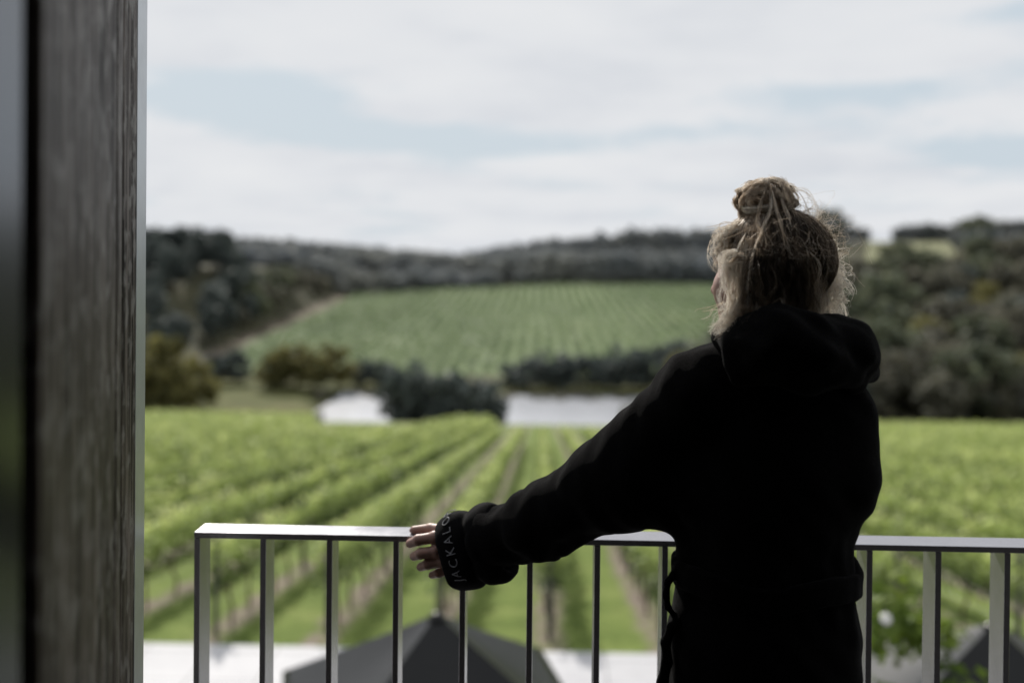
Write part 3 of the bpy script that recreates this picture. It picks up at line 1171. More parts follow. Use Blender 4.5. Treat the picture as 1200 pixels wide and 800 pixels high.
# ------------------------------------------------------------------ railing
RY = 2.0
rail_z = float(at(640, 631, RY)[2])
X0 = float(at(227, 630, RY)[0])
SP = 79.1 / F * RY * 1.0
rail = empty('balcony_railing', (X0, RY, 0))
tag(rail, 'dark steel balcony railing of flat upright bars with a pale shining top', 'railing')
mb = MB()
mb.box((0, 0, rail_z - 0.012), (2.45, 0.066, rail_z))
mb.build('top_rail', M['rail'], rail, bevel=0.0012)
mb = MB()
mb.box((0.0, 0.005, 0.08), (2.45, 0.061, 0.092))
mb.build('bottom_rail', M['rail'], rail, bevel=0.0012)
bal = MB()
bal.box((0, 0.0005, 0.0925), (0.012, 0.0655, rail_z - 0.0125))
bal_me = bal.mesh('baluster')
bal_me.materials.append(M['rail'])
for i in range(18):
    o = link('baluster', bal_me, None, rail)
    o.location = (i * SP + 0.0005, 0, 0)
    md = o.modifiers.new('bevel', 'BEVEL')
    md.width = 0.001
    md.segments = 2
    if i in (0, 17):
        b2 = MB()
        b2.box((0, 0.01, 0.0), (0.012, 0.055, 0.0795))
        b2.build('foot', M['rail'], rail).location = o.location

# ------------------------------------------------------------------ signed distance modelling for the person
def smin(a, b, k):
    h = np.clip(0.5 + 0.5 * (b - a) / k, 0, 1)
    return b * (1 - h) + a * h - k * h * (1 - h)


def smax(a, b, k):
    return -smin(-a, -b, k)


def s_ell(P, c, r):
    q = [(P[i] - c[i]) / r[i] for i in range(3)]
    k0 = np.sqrt(q[0] ** 2 + q[1] ** 2 + q[2] ** 2)
    k1 = np.sqrt(sum(((P[i] - c[i]) / r[i] ** 2) ** 2 for i in range(3))) + 1e-9
    return k0 * (k0 - 1.0) / k1


def s_cone(P, a, b, ra, rb, sy=1.0):
    """tapered capsule; sy flattens it along y"""
    a, b = np.asarray(a, float), np.asarray(b, float)
    sc = np.array([1, 1 / sy, 1.0])
    ba = (b - a) * sc
    L = float((ba ** 2).sum())
    pa = [(P[i] - a[i]) * sc[i] for i in range(3)]
    h = np.clip((pa[0] * ba[0] + pa[1] * ba[1] + pa[2] * ba[2]) / L, 0, 1)
    d = np.sqrt(sum((pa[i] - h * ba[i]) ** 2 for i in range(3)))
    return d - (ra + (rb - ra) * h)


def noise3(P, s, seed=0):
    """cheap smooth 3-D noise from rotated sines"""
    rng = np.random.default_rng(seed)
    out = 0
    for i in range(7):
        k = rng.normal(size=3)
        k = k / np.linalg.norm(k) * s * rng.uniform(0.6, 1.6)
        out = out + np.sin(P[0] * k[0] + P[1] * k[1] + P[2] * k[2] + rng.uniform(0, 6.28))
    return out / 7 * 1.6


def sdf_mesh(fn, lo, hi, vs):
    lo, hi = np.asarray(lo, float), np.asarray(hi, float)
    n = np.ceil((hi - lo) / vs).astype(int) + 1
    ax = [lo[i] + vs * np.arange(n[i]) for i in range(3)]
    P = np.meshgrid(*ax, indexing='ij', sparse=False)
    P = [p.astype(np.float32) for p in P]
    D = fn(P).astype(np.float32)
    g = vdb.FloatGrid()
    g.background = 1.0
    g.copyFromArray(np.ascontiguousarray(np.clip(D / vs, -4, 4)))
    pts, tri, qd = g.convertToPolygons(0.0, 0.0)
    return np.asarray(pts) * vs + lo, np.asarray(qd)


def sdf_parts(name, parts, smooth=True):
    """several sdf surfaces joined into one mesh"""
    Vs, Fs, off = [], [], 0
    for V, Q in parts:
        Vs.append(V)
        Fs.append(Q[:, ::-1] + off)
        off += len(V)
    return np_mesh(name, np.concatenate(Vs), np.concatenate(Fs), smooth)


# -- key points of the figure
YB = 1.72
J = dict(
    neck=at(918, 400, 1.715), chest=at(908, 470, YB), mid=at(903, 560, YB), waist=at(897, 655, YB), hip=at(895, 740, YB),
    l_sh=at(818, 465, 1.71), l_el=at(716, 566, 1.80), l_wr=at(560, 638, 1.945),
    r_sh=at(970, 482, 1.71), r_el=at(984, 566, 1.69), r_wr=at(952, 632, 1.965),
)
HEAD_C = at(902, 325, 1.725)
HEAD_YAW = R(45)          # turned to the left of straight ahead
HEAD_TILT = R(1)          # chin dipped
HM = Matrix.Rotation(R(5), 3, 'Y') @ Matrix.Rotation(HEAD_YAW, 3, 'Z') @ Matrix.Rotation(-HEAD_TILT, 3, 'X')
HMn = np.array(HM)
HMi = np.array(HM.transposed())


def head_local(P):
    d = [P[i] - HEAD_C[i] for i in range(3)]
    return [HMi[i, 0] * d[0] + HMi[i, 1] * d[1] + HMi[i, 2] * d[2] for i in range(3)]


def head_world(p):
    p = np.asarray(p, float)
    return p @ HMn.T + HEAD_C


def f_head(P):
    q = head_local(P)
    ax = [np.abs(q[0]), q[1], q[2]]
    d = s_ell(q, (0, -0.012, 0.028), (0.073, 0.092, 0.083))
    d = smin(d, s_ell(q, (0, 0.032, -0.030), (0.061, 0.061, 0.080)), 0.03)
    d = smin(d, s_ell(q, (0, 0.048, -0.088), (0.030, 0.030, 0.022)), 0.03)      # chin
    d = smin(d, s_ell(ax, (0.037, 0.053, -0.024), (0.026, 0.026, 0.025)), 0.025)  # cheek bones
    d = smin(d, s_ell(ax, (0.048, 0.005, -0.060), (0.014, 0.030, 0.022)), 0.03)   # jaw
    d = smin(d, s_ell(ax, (0.026, 0.074, 0.022), (0.026, 0.012, 0.009)), 0.014)   # brow
    d = smax(d, -s_ell(ax, (0.031, 0.096, 0.004), (0.016, 0.020, 0.011)), 0.012)  # eye socket
    d = smin(d, s_ell(ax, (0.031, 0.069, 0.003), (0.0125, 0.0125, 0.0115)), 0.003)  # eyeball under lid
    d = smin(d, s_cone(q, (0, 0.080, 0.012), (0, 0.106, -0.030), 0.008, 0.011), 0.012)   # nose
    d = smin(d, s_ell(ax, (0.012, 0.094, -0.033), (0.009, 0.011, 0.008)), 0.006)
    d = smin(d, s_ell(q, (0, 0.085, -0.054), (0.022, 0.011, 0.006)), 0.005)       # lips
    d = smin(d, s_ell(q, (0, 0.083, -0.065), (0.019, 0.011, 0.007)), 0.005)
    d = smax(d, -s_ell(q, (0, 0.098, -0.0595), (0.021, 0.010, 0.0016)), 0.003)
    # ears
    e = s_ell(ax, (0.077, -0.012, -0.008), (0.009, 0.020, 0.031))
    e = smax(e, -s_ell(ax, (0.087, -0.008, -0.006), (0.007, 0.012, 0.020)), 0.004)
    d = smin(d, e, 0.008)
    # neck
    a = head_world((0, -0.025, -0.05))
    d = smin(d, s_cone(P, a, J['neck'] + np.array([0, 0, -0.05]), 0.052, 0.062), 0.03)
    return d


# left hand: joints in photo pixels + depth, back of the hand towards the camera
HAND = [
    [(549, 632, 1.960), (529, 622, 1.985), (505, 619.5, 2.012), (485, 621.0, 2.022)],            # thumb, lying on the rail
    [(527, 634, 1.966), (510, 629.5, 1.955), (490, 632.5, 1.958), (480.5, 636.5, 1.978)],       # index
    [(530, 645, 1.962), (512, 645.5, 1.948), (493, 648.5, 1.950), (485, 651.5, 1.970)],
    [(535, 655, 1.962), (519, 657.5, 1.950), (501, 661.0, 1.953), (493, 664.0, 1.971)],
    [(541, 663, 1.964), (528, 667.5, 1.956), (514, 671.0, 1.959), (506.5, 673.5, 1.974)],
]
HRAD = [(0.0150, 0.0125, 0.0108, 0.0084), (0.0130, 0.0116, 0.0104, 0.0088), (0.0130, 0.0114, 0.0104, 0.0088), (0.0122, 0.0108, 0.0098, 0.0084), (0.0108, 0.0095, 0.0086, 0.0074)]


def hand_sdf(pts, rads, wrist, fore, mirror=None):
    fingers = [[np.asarray(p, float) for p in f] for f in pts]

    def fn(P):
        palm_c = sum(f[0] for f in fingers[1:]) / 4
        d = s_cone(P, wrist, palm_c * 0.75 + wrist * 0.25, 0.024, 0.024)
        for f in fingers[1:]:
            d = smin(d, s_cone(P, wrist * 0.7 + f[0] * 0.3, f[0], 0.017, 0.0135), 0.012)
        d = smin(d, s_cone(P, fore, wrist, 0.032, 0.026), 0.02)
        for f, r in zip(fingers, rads):
            e = None
            for i in range(3):
                c = s_cone(P, f[i], f[i + 1], r[i], r[i + 1])
                e = c if e is None else smin(e, c, 0.004)
            # knuckle swell
            e = smin(e, s_ell(P, f[1], (r[1] * 1.10,) * 3), 0.004)
            d = smin(d, e, 0.0055)
        return d
    return fn, fingers


def make_person():
    parts = [sdf_mesh(f_head, HEAD_C - np.array([.13, .14, .2]), HEAD_C + np.array([.13, .14, .14]), 0.0028)]
    lf = [[at(*p) for p in f] for f in HAND]
    fnL, fL = hand_sdf(lf, HRAD, at(565, 640, 1.945), at(640, 606, 1.885))
    parts.append(sdf_mesh(fnL, (-0.33, 1.86, 0.86), (0.02, 2.06, 1.06), 0.0016))
    # right hand closes over the same rail in front of the body
    wr = J['r_wr']
    kn = wr + np.array([-0.01, 0.045, 0.012])
    rf = [[wr + np.array([-0.03, 0.02, 0.005]), kn + np.array([-0.055, -0.01, 0.004]), kn + np.array([-0.062, 0.012, -0.008]), kn + np.array([-0.055, 0.030, -0.018])]]
    for k, dx in enumerate((-0.033, -0.011, 0.011, 0.031)):
        b = kn + np.array([dx, 0, 0])
        rf.append([b, b + np.array([dx * .1, 0.036, 0.008]), b + np.array([dx * .1, 0.056, -0.012]), b + np.array([dx * .1, 0.055, -0.034])])
    fnR, fR = hand_sdf(rf, HRAD, wr, wr * 0.4 + J['r_el'] * 0.6)
    c = wr
    parts.append(sdf_mesh(fnR, c - np.array([.14, .2, .12]), c + np.array([.12, .14, .10]), 0.003))

    # torso, limbs and feet under the robe
    hipL, hipR = J['hip'] + np.array([-0.08, 0, 0.0]), J['hip'] + np.array([0.08, 0, 0.0])
    kL, kR = np.array([hipL[0] - .01, 1.74, 0.47]), np.array([hipR[0] + .01, 1.70, 0.47])
    aL, aR = np.array([hipL[0] - .015, 1.71, 0.075]), np.array([hipR[0] + .02, 1.66, 0.075])

    def f_body(P):
        d = s_cone(P, J['chest'], J['waist'], 0.125, 0.105, 0.72)
        d = smin(d, s_cone(P, J['waist'], J['hip'], 0.105, 0.140, 0.75), 0.05)
        d = smin(d, s_cone(P, J['l_sh'], J['r_sh'], 0.05, 0.05), 0.06)
        d = smin(d, s_cone(P, J['chest'], J['neck'], 0.07, 0.055), 0.05)
        for a, b, c_, s1 in ((J['l_sh'], J['l_el'], at(585, 631, 1.925), 0), (J['r_sh'], J['r_el'], J['r_wr'], 0)):
            d = smin(d, s_cone(P, a, b, 0.048, 0.040), 0.03)
            d = smin(d, s_cone(P, b, c_, 0.040, 0.028), 0.015)
        for h, k, a in ((hipL, kL, aL), (hipR, kR, aR)):
            d = smin(d, s_cone(P, h, k, 0.082, 0.052), 0.03)
            d = smin(d, s_cone(P, k, a, 0.054, 0.034), 0.02)
            t = a + np.array([0.005, 0.14, -0.055])
            d = smin(d, s_cone(P, a + np.array([0, -0.025, -0.04]), t, 0.034, 0.020), 0.03)
        return d
    parts.append(sdf_mesh(f_body, (-0.3, 1.45, 0.0), (0.72, 2.05, 1.50), 0.0075))
    me = sdf_parts('person', parts)
    person = link('person', me, M['skin'])
    tag(person, 'person in black hooded robe with blond messy bun, one hand on the railing', 'person')
    # nails
    for f, r in zip(fL, HRAD):
        a, b = f[2], f[3]
        t = (b - a) / np.linalg.norm(b - a)
        view = np.array(EYE) - b
        n = view - t * (view @ t)
        n /= np.linalg.norm(n)
        s = np.cross(t, n)
        c = b + t * r[3] * 0.25 + n * r[3] * 0.78
        V, Fc = [], []
        for i in range(5):
            for j in range(5):
                uu, vv = (i - 2) / 2, (j - 2) / 2
                k = 1 - 0.25 * abs(uu) ** 2
                V.append(c + t * uu * 0.0058 + s * vv * 0.0048 * k - n * (vv * vv * 0.0026 + uu * uu * 0.0012))
        for i in range(4):
            for j in range(4):
                a_ = i * 5 + j
                Fc.append((a_, a_ + 1, a_ + 6, a_ + 5))
        link('fingernail', np_mesh('fingernail', V, Fc, True), M['nail'], person)

    # ---------------- robe
    hem = 0.34
    def f_robe(P):
        d = s_cone(P, at(908, 470, YB), at(905, 545, YB), 0.135, 0.150, 0.78)
        d = smin(d, s_cone(P, at(905, 545, YB), at(898, 650, YB), 0.150, 0.146, 0.80), 0.05)
        d = smin(d, s_cone(P, at(897, 668, YB), at(894, 760, YB), 0.146, 0.155, 0.80), 0.02)
        d = smin(d, s_cone(P, at(894, 760, YB), at(893, 1190, YB), 0.157, 0.20, 0.85), 0.03)
        # shoulders and sleeves
        d = smin(d, s_cone(P, at(900, 432, YB), at(822, 465, 1.71), 0.062, 0.070), 0.035)
        d = smin(d, s_cone(P, at(922, 440, YB), at(966, 486, 1.71), 0.060, 0.070), 0.03)
        d = smin(d, s_cone(P, at(820, 466, 1.71), at(716, 567, 1.80), 0.074, 0.076), 0.03)
        d = smin(d, s_cone(P, at(716, 567, 1.80), at(645, 606, 1.87), 0.076, 0.066), 0.03)
        d = smin(d, s_cone(P, at(645, 606, 1.87), at(575, 634, 1.93), 0.066, 0.056), 0.03)
        d = smin(d, s_cone(P, at(750, 566, 1.77), at(850, 560, 1.74), 0.078, 0.085), 0.04)
        d = smin(d, s_cone(P, at(974, 490, 1.71), at(984, 562, 1.69), 0.072, 0.064), 0.03)
        d = smin(d, s_cone(P, at(984, 562, 1.69), at(952, 622, 1.94), 0.064, 0.052), 0.02)
        # folds: long diagonal drags on sleeve and back, horizontal gather at the waist
        env = np.ones_like(d)
        fold = noise3([P[0] * 1.0, P[1] * 0.6, P[2] * 0.55], 46, 3) * 0.0055
        fold += noise3([P[0] + 0.8 * P[2], P[1], P[2] * 0.4], 95, 5) * 0.0030
        wz = at(897, 668, YB)[2]
        gat = np.exp(-((P[2] - wz) / 0.07) ** 2)
        fold += gat * noise3([P[0] * 1.2, P[1] * 1.2, P[2] * 0.3], 110, 8) * 0.006
        # sleeve creases near the cuff and elbow
        ax_ = at(560, 640, 1.94) - at(716, 567, 1.80)
        L = np.linalg.norm(ax_)
        ax_ = ax_ / L
        o_ = at(716, 567, 1.80)
        s = (P[0] - o_[0]) * ax_[0] + (P[1] - o_[1]) * ax_[1] + (P[2] - o_[2]) * ax_[2]
        arm = ((P[0] < at(700, 500, 1.8)[0]) * 1.0)
        fold += arm * np.exp(-((s - 0.20) / 0.045) ** 2) * np.sin(s * 150 + 7 * noise3(P, 24, 2)) * 0.0028
        d = d - fold
        d = smax(d, hem - P[2], 0.01)
        return d

    def f_hood(P):
        pts = [(860, 397, 1.70, .032), (878, 396, 1.635, .040), (912, 397, 1.600, .046), (948, 403, 1.610, .045), (986, 405, 1.665, .050), (992, 415, 1.73, .048),
               (975, 410, 1.79, .036), (925, 402, 1.83, .032), (880, 402, 1.79, .032), (862, 397, 1.70, .034)]
        d = None
        for (a, b) in zip(pts[:-1], pts[1:]):
            c = s_cone(P, at(*a[:3]), at(*b[:3]), a[3], b[3])
            d = c if d is None else smin(d, c, 0.02)
        # the sack of the hood hanging on the upper back
        d = smin(d, s_ell(P, at(930, 428, 1.622), (0.115, 0.045, 0.042)), 0.03)
        d = smin(d, s_ell(P, at(993, 428, 1.675), (0.042, 0.050, 0.045)), 0.02)
        # creases
        d = d - noise3([P[0], P[1], P[2] * 1.5], 58, 12) * 0.009 - noise3(P, 120, 13) * 0.003
        # deep fold on the right lobe
        d = smax(d, -s_cone(P, at(958, 378, 1.62), at(1000, 398, 1.64), 0.006, 0.005), 0.012)
        return d
    rp = [sdf_mesh(f_robe, (-0.16, 1.42, hem - 0.03), (0.72, 2.06, 1.56), 0.0055)]
    hood = [sdf_mesh(f_hood, (0.27, 1.49, 1.28), (0.64, 1.92, 1.52), 0.004)]
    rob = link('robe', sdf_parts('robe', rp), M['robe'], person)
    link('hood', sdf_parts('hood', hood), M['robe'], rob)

    # ---------------- rolled cuff: elliptic rings along the forearm axis
    cA = at(592, 632, 1.925)        # towards the elbow
    cB = at(527, 649, 1.965)        # opening
    a = cB - cA
    Lc = np.linalg.norm(a)
    a = a / Lc
    vw = np.array(EYE) - cB
    vdir = vw - a * (vw @ a)
    vdir /= np.linalg.norm(vdir)    # towards the viewer
    up = np.cross(a, vdir)
    if up[2] < 0: up = -up
    prof = [(0.000, 0.040), (0.004, 0.056), (0.012, 0.066), (0.030, 0.071), (0.044, 0.0705), (0.052, 0.064), (0.0545, 0.061), (0.058, 0.063), (0.064, 0.069), (0.076, 0.0715), (0.092, 0.0705), (0.102, 0.067), (0.108, 0.061), (0.106, 0.053), (0.092, 0.048)]
    prof = [(s * Lc / 0.108, r * 1.07) for s, r in prof]
    NA = 96

    def cuff_pt(s, ang, r, lift=0.0):
        wob = 1 + 0.04 * math.sin(2 * ang + 0.6) + 0.025 * math.sin(4 * ang + s * 70) + 0.014 * math.sin(9 * ang - s * 120)
        # ang 0 = up, +90deg = towards the viewer
        yy = math.cos(ang) * (r * wob + lift)
        xx = math.sin(ang) * (r * 0.74 * wob + lift)
        return cA + a * (s + 0.003 * math.sin(3 * ang)) + up * yy + vdir * xx
    V, Fc = [], []
    # close-to-opening rings first: s measured from the elbow end, so turn the profile round
    pr = [(Lc - s, r) for s, r in prof]
    inner = [(Lc - 0.03, 0.046), (Lc - 0.012, 0.052), (Lc - 0.002, 0.056)]
    ringp = inner + [(Lc + 0.003, 0.061), (Lc + 0.001, 0.067)] + pr[2:]
    for s, r in ringp:
        for k in range(NA):
            V.append(cuff_pt(s, 2 * math.pi * k / NA, r))
    for i in range(len(ringp) - 1):
        for k in range(NA):
            k2 = (k + 1) % NA
            Fc.append((i * NA + k, (i + 1) * NA + k, (i + 1) * NA + k2, i * NA + k2))
    cuff = link('sleeve_cuff', np_mesh('sleeve_cuff', V, Fc, True), M['cuff'], person)
    md = cuff.modifiers.new('sub', 'SUBSURF')
    md.levels = md.render_levels = 1

    # embroidered word running up the cuff band
    fc = bpy.data.curves.new('lettering', 'FONT')
    fc.body = 'JACKALOPE'
    fc.size = 1.0
    fc.space_character = 1.42
    fc.offset = -0.012
    fo = bpy.data.objects.new('lettering_font', fc)
    COL.objects.link(fo)
    dg = bpy.context.evaluated_depsgraph_get()
    tm = bpy.data.meshes.new_from_object(fo.evaluated_get(dg))
    bpy.data.objects.remove(fo)
    import bmesh
    bm = bmesh.new()
    bm.from_mesh(tm)
    for _ in range(2):
        bmesh.ops.subdivide_edges(bm, edges=[e for e in bm.edges if e.calc_length() > 0.12], cuts=1)
    bmesh.ops.triangulate(bm, faces=bm.faces[:])
    hgt = 0.021
    wid = hgt * 1.0
    rad = 0.0755
    out = []
    for v in bm.verts:
        # text x runs upwards round the cuff (from below towards the top), text y points to the opening
        ang = R(137) - (v.co.x * wid) / (rad * 0.83)
        s = Lc - 0.040 + (v.co.y / 0.72) * hgt
        sb = Lc - s
        r = np.interp(sb, [q[0] for q in prof], [q[1] for q in prof])
        v.co = Vector(cuff_pt(s, ang, r, 0.0016))
    bm.to_mesh(tm)
    bm.free()
    lt = link('lettering', tm, M['thread'], cuff)
    md = lt.modifiers.new('thick', 'SOLIDIFY')
    md.thickness = 0.0012
    md.offset = 0

    # ---------------- belt: band, loop and hanging tail at the left hip
    wc = at(897, 672, YB)

    def f_belt(P):
        q = [(P[0] - wc[0]) / 1.0, (P[1] - wc[1]) / 0.80, P[2] - wc[2] - 0.006 * np.sin(P[0] * 30)]
        rr_ = np.sqrt(q[0] ** 2 + q[1] ** 2) - 0.152
        d = np.sqrt(np.maximum(np.abs(q[2]) - 0.016, 0) ** 2 + np.maximum(np.abs(rr_) - 0.003, 0) ** 2) - 0.006
        # knot bulge at the right
        d = smin(d, s_ell(P, at(994, 665, 1.70), (0.020, 0.03, 0.024)), 0.012)
        # loop at the left
        lp = [(800, 672, 1.70), (790, 673, 1.69), (782.5, 682, 1.68), (780.5, 697, 1.68), (783, 711, 1.68), (790, 720, 1.69), (801, 717, 1.70)]
        for p_, q_ in zip(lp[:-1], lp[1:]):
            d = smin(d, s_cone(P, at(*p_), at(*q_), 0.0056, 0.0056), 0.004)
        tl = [(799, 722, 1.69), (787, 736, 1.67), (780, 752, 1.67), (782, 775, 1.67), (776, 800, 1.67), (776, 850, 1.67)]
        for p_, q_ in zip(tl[:-1], tl[1:]):
            d = smin(d, s_cone(P, at(*p_), at(*q_), 0.0085, 0.0095), 0.005)
        return d - noise3(P, 150, 4) * 0.0012
    bl = sdf_mesh(f_belt, (0.16, 1.50, 0.68), (0.60, 1.9, 1.12), 0.0038)
    link('belt', sdf_parts('belt', [bl]), M['robe'], person)
    return person


person = make_person()

# ------------------------------------------------------------------ hair
def tubes(S, rad, tone):
    """S (N,K,3) strand points -> three-sided tubes; rad (N,), tone (N,)"""
    N, K, _ = S.shape
    T = np.gradient(S, axis=1)
    T /= np.linalg.norm(T, axis=2, keepdims=True) + 1e-9
    ref = np.where(np.abs(T[..., 2:3]) > 0.9, np.array([1.0, 0, 0]), np.array([0, 0, 1.0]))
    U = np.cross(T, ref)
    U /= np.linalg.norm(U, axis=2, keepdims=True) + 1e-9
    W = np.cross(T, U)
    taper = np.interp(np.linspace(0, 1, K), [0, 0.6, 1], [1, 0.95, 0.35])
    rr_ = rad[:, None, None] * taper[None, :, None]
    ring = [S + (U * math.cos(a) + W * math.sin(a)) * rr_ for a in (0, 2.094, 4.189)]
    V = np.stack(ring, 2)                       # N,K,3sides,3
    idx = np.arange(N * K * 3).reshape(N, K, 3)
    a = idx[:, :-1, :]
    b = idx[:, 1:, :]
    Fc = np.stack([a, np.roll(a, -1, 2), np.roll(b, -1, 2), b], -1).reshape(-1, 4)
    tn = np.repeat(tone, K * 3)
    return V.reshape(-1, 3), Fc, tn


def make_hair():
    rng = np.random.default_rng(77)
    parts = []

    def wave(S, amp, freq, rng, grow=True, ci=None):
        N, K, _ = S.shape
        t = np.linspace(0, 1, K)[None, :]
        out = S.copy()
        n = N if ci is None else ci.max() + 1
        pick = slice(None) if ci is None else ci
        for ax in range(3):
            f = (freq * rng.uniform(0.6, 1.5, (n, 1)))[pick]
            ph = rng.uniform(0, 6.28, (n, 1))[pick]
            am = (amp * rng.uniform(0.4, 1.3, (n, 1)))[pick]
            if ci is not None:
                ph = ph + rng.normal(size=(N, 1)) * 0.5
                am = am * rng.uniform(0.8, 1.2, (N, 1))
            g = t if grow else np.sin(t * math.pi)
            out[:, :, ax] += am * np.sin(f * 6.28 * t + ph) * g
        return out

    SK = np.array([0, -0.012, 0.028])
    SR = np.array([0.076, 0.095, 0.083])

    def on_skull(d, k=1.0):
        d = d / np.linalg.norm(d, axis=-1, keepdims=True)
        return head_world((SK + d * SR * k))

    # -- scalp cap under the strands
    def f_cap(P):
        q = head_local(P)
        d = s_ell(q, SK, (0.0735, 0.092, 0.0800))
        # hair line: keep the face free
        cut = q[1] - 0.050 + 0.55 * np.minimum(q[2] - 0.055, 0)
        low = -q[2] - 0.045 - 0.35 * q[1] * 0
        d = smax(d, cut, 0.012)
        nape = s_cone(P, head_world((0, -0.045, -0.02)), head_world((0, -0.035, -0.10)), 0.043, 0.036)
        d = smin(d, nape, 0.03)
        d = d - noise3(P, 120, 6) * 0.002
        return d
    V, Q = sdf_mesh(f_cap, HEAD_C - np.array([.14, .14, .16]), HEAD_C + np.array([.14, .14, .14]), 0.003)
    parts.append((V, Q[:, ::-1], np.full(len(V), 0.34)))

    BUN = at(898, 237, 1.735)
    base = at(900, 258, 1.735)

    # -- strands drawn up from nape and sides to the bun
    N, K = 8200, 14
    NC = 420                                          # hair gathers in locks
    cth, cph = rng.uniform(-2.35, 2.35, NC), rng.uniform(-1.3, 0.55, NC)
    ctone = np.clip(rng.beta(1.1, 1.9, NC) * 0.95 + 0.06, 0, 1)
    ci = rng.integers(0, NC, N)
    th = cth[ci] + rng.normal(size=N) * 0.045         # round the head, 0 = back
    ph = cph[ci] + rng.normal(size=N) * 0.07
    d0 = np.stack([np.sin(th) * np.cos(ph), -np.cos(th) * np.cos(ph), np.sin(ph)], 1)
    d1 = (HMi @ ((base - HEAD_C) - HMn @ SK))
    d1 = d1 / np.linalg.norm(d1) + (rng.normal(size=(NC, 3)) * 0.10)[ci] + rng.normal(size=(N, 3)) * 0.02
    t = np.linspace(0, 1, K)[None, :, None]
    dd = d0[:, None, :] * (1 - t) + d1[:, None, :] * t
    lay = (rng.uniform(0.99, 1.06, NC)[ci] + rng.normal(size=N) * 0.006).reshape(N, 1, 1)
    dn = dd / np.linalg.norm(dd, axis=2, keepdims=True)
    loc = SK + dn * SR * (lay + 0.05 * np.sin(t * math.pi) * rng.random((N, 1, 1)))
    S = loc @ HMn.T + HEAD_C
    tgt = base + rng.normal(size=(N, 3)) * np.array([0.014, 0.014, 0.006]) + np.array([0, 0, 0.008])
    k = np.clip((t - 0.72) / 0.28, 0, 1) ** 2
    S = S * (1 - k) + tgt[:, None, :] * k
    low = np.clip((-0.55 - ph) / 0.6, 0, 1)[:, None, None] * (1 - t) ** 2
    S = S * (1 - 0.28 * low) + (HEAD_C + np.array([0.012, -0.01, -0.10])) * 0.28 * low
    S = wave(S, 0.0024, 1.4, rng, False, ci)
    tone = np.clip(ctone[ci] * 0.75 + 0.38 * sstep(0.5, 1.3, np.abs(th + 0.15)) + 0.26 * sstep(0.05, 0.6, th) * sstep(-0.6, 0.0, ph) + 0.12 * sstep(0.1, 0.5, ph) - 0.36 * (1 - sstep(0.2, 0.75, np.abs(th + 0.65))) + rng.normal(size=N) * 0.07, 0.04, 1)  # tone darkened for the shaded back, lightened for the backlit sides
    parts.append(tubes(S, rng.uniform(0.00022, 0.00048, N), tone))

    # -- the bun: strands wound round a soft ball, plus its core
    def f_bun(P):
        d = s_ell(P, BUN, (0.036, 0.031, 0.026))
        return d - noise3(P, 120, 31) * 0.003
    V, Q = sdf_mesh(f_bun, BUN - .07, BUN + .07, 0.003)
    parts.append((V, Q[:, ::-1], np.full(len(V), 0.45)))
    N, K = 2900, 16
    NB = 44
    bi = rng.integers(0, NB, N)
    axs = (rng.normal(size=(NB, 3)) * np.array([0.9, 0.9, 0.6]))[bi]
    axs /= np.linalg.norm(axs, axis=1, keepdims=True)
    axs = axs + rng.normal(size=(N, 3)) * 0.07
    axs /= np.linalg.norm(axs, axis=1, keepdims=True)
    e1 = np.cross(axs, rng.normal(size=(NB, 3))[bi])
    e1 /= np.linalg.norm(e1, axis=1, keepdims=True)
    e2 = np.cross(axs, e1)
    a0 = rng.uniform(0, 6.28, (NB, 1))[bi] + rng.normal(size=(N, 1)) * 0.12
    ang = a0 + np.linspace(0, 1, K)[None, :] * rng.uniform(1.4, 2.8, (N, 1))
    rr_ = rng.uniform(0.94, 1.16, (NB, 1))[bi] + rng.normal(size=(N, 1)) * 0.02 + 0.14 * np.linspace(-1, 1, K)[None, :] ** 2 * rng.random((N, 1)) ** 3
    S = BUN + (e1[:, None, :] * np.cos(ang)[..., None] + e2[:, None, :] * np.sin(ang)[..., None]) * rr_[..., None] * np.array([0.045, 0.040, 0.034]) * (1 + 0.13 * np.sin(3 * ang + a0))[..., None]
    S = wave(S, 0.0015, 1.5, rng, False)
    tone = np.clip((rng.normal(size=NB) * 0.22 + 0.62)[bi] + rng.normal(size=N) * 0.06, 0.15, 1)
    parts.append(tubes(S, rng.uniform(0.00022, 0.00045, N), tone))

    N, K = 900, 10
    a0 = rng.uniform(0, 6.28, N)
    r0, r1 = rng.uniform(0.035, 0.062, N), rng.uniform(0.026, 0.040, N)
    t = np.linspace(0, 1, K)[None, :]
    tw = a0[:, None] + t * rng.uniform(-0.3, 0.9, (N, 1))
    rad_ = r0[:, None] * (1 - t) + r1[:, None] * t - 0.010 * np.sin(t * math.pi)
    S = np.stack([np.cos(tw) * rad_, np.sin(tw) * rad_ * 0.9, -0.034 + t * rng.uniform(0.025, 0.055, (N, 1)) - 0.006 * (1 - t) * (r0[:, None] - 0.035) / 0.027], 2) + BUN
    parts.append(tubes(wave(S, 0.0015, 1.2, rng, False), rng.uniform(0.0003, 0.0006, N), np.clip(rng.normal(size=N) * 0.18 + 0.5, 0.1, 1)))

    def bezier(C, K):
        """C list of control arrays (N,3) -> (N,K,3) Catmull-like polyline"""
        C = np.stack(C, 1)
        n = C.shape[1]
        tt = np.linspace(0, n - 1.0001, K)
        out = np.zeros((C.shape[0], K, 3))
        for i, x in enumerate(tt):
            j = int(x)
            f = x - j
            p0, p1, p2, p3 = C[:, max(j - 1, 0)], C[:, j], C[:, min(j + 1, n - 1)], C[:, min(j + 2, n - 1)]
            out[:, i] = 0.5 * (2 * p1 + (p2 - p0) * f + (2 * p0 - 5 * p1 + 4 * p2 - p3) * f * f + (3 * p1 - p0 - 3 * p2 + p3) * f ** 3)
        return out

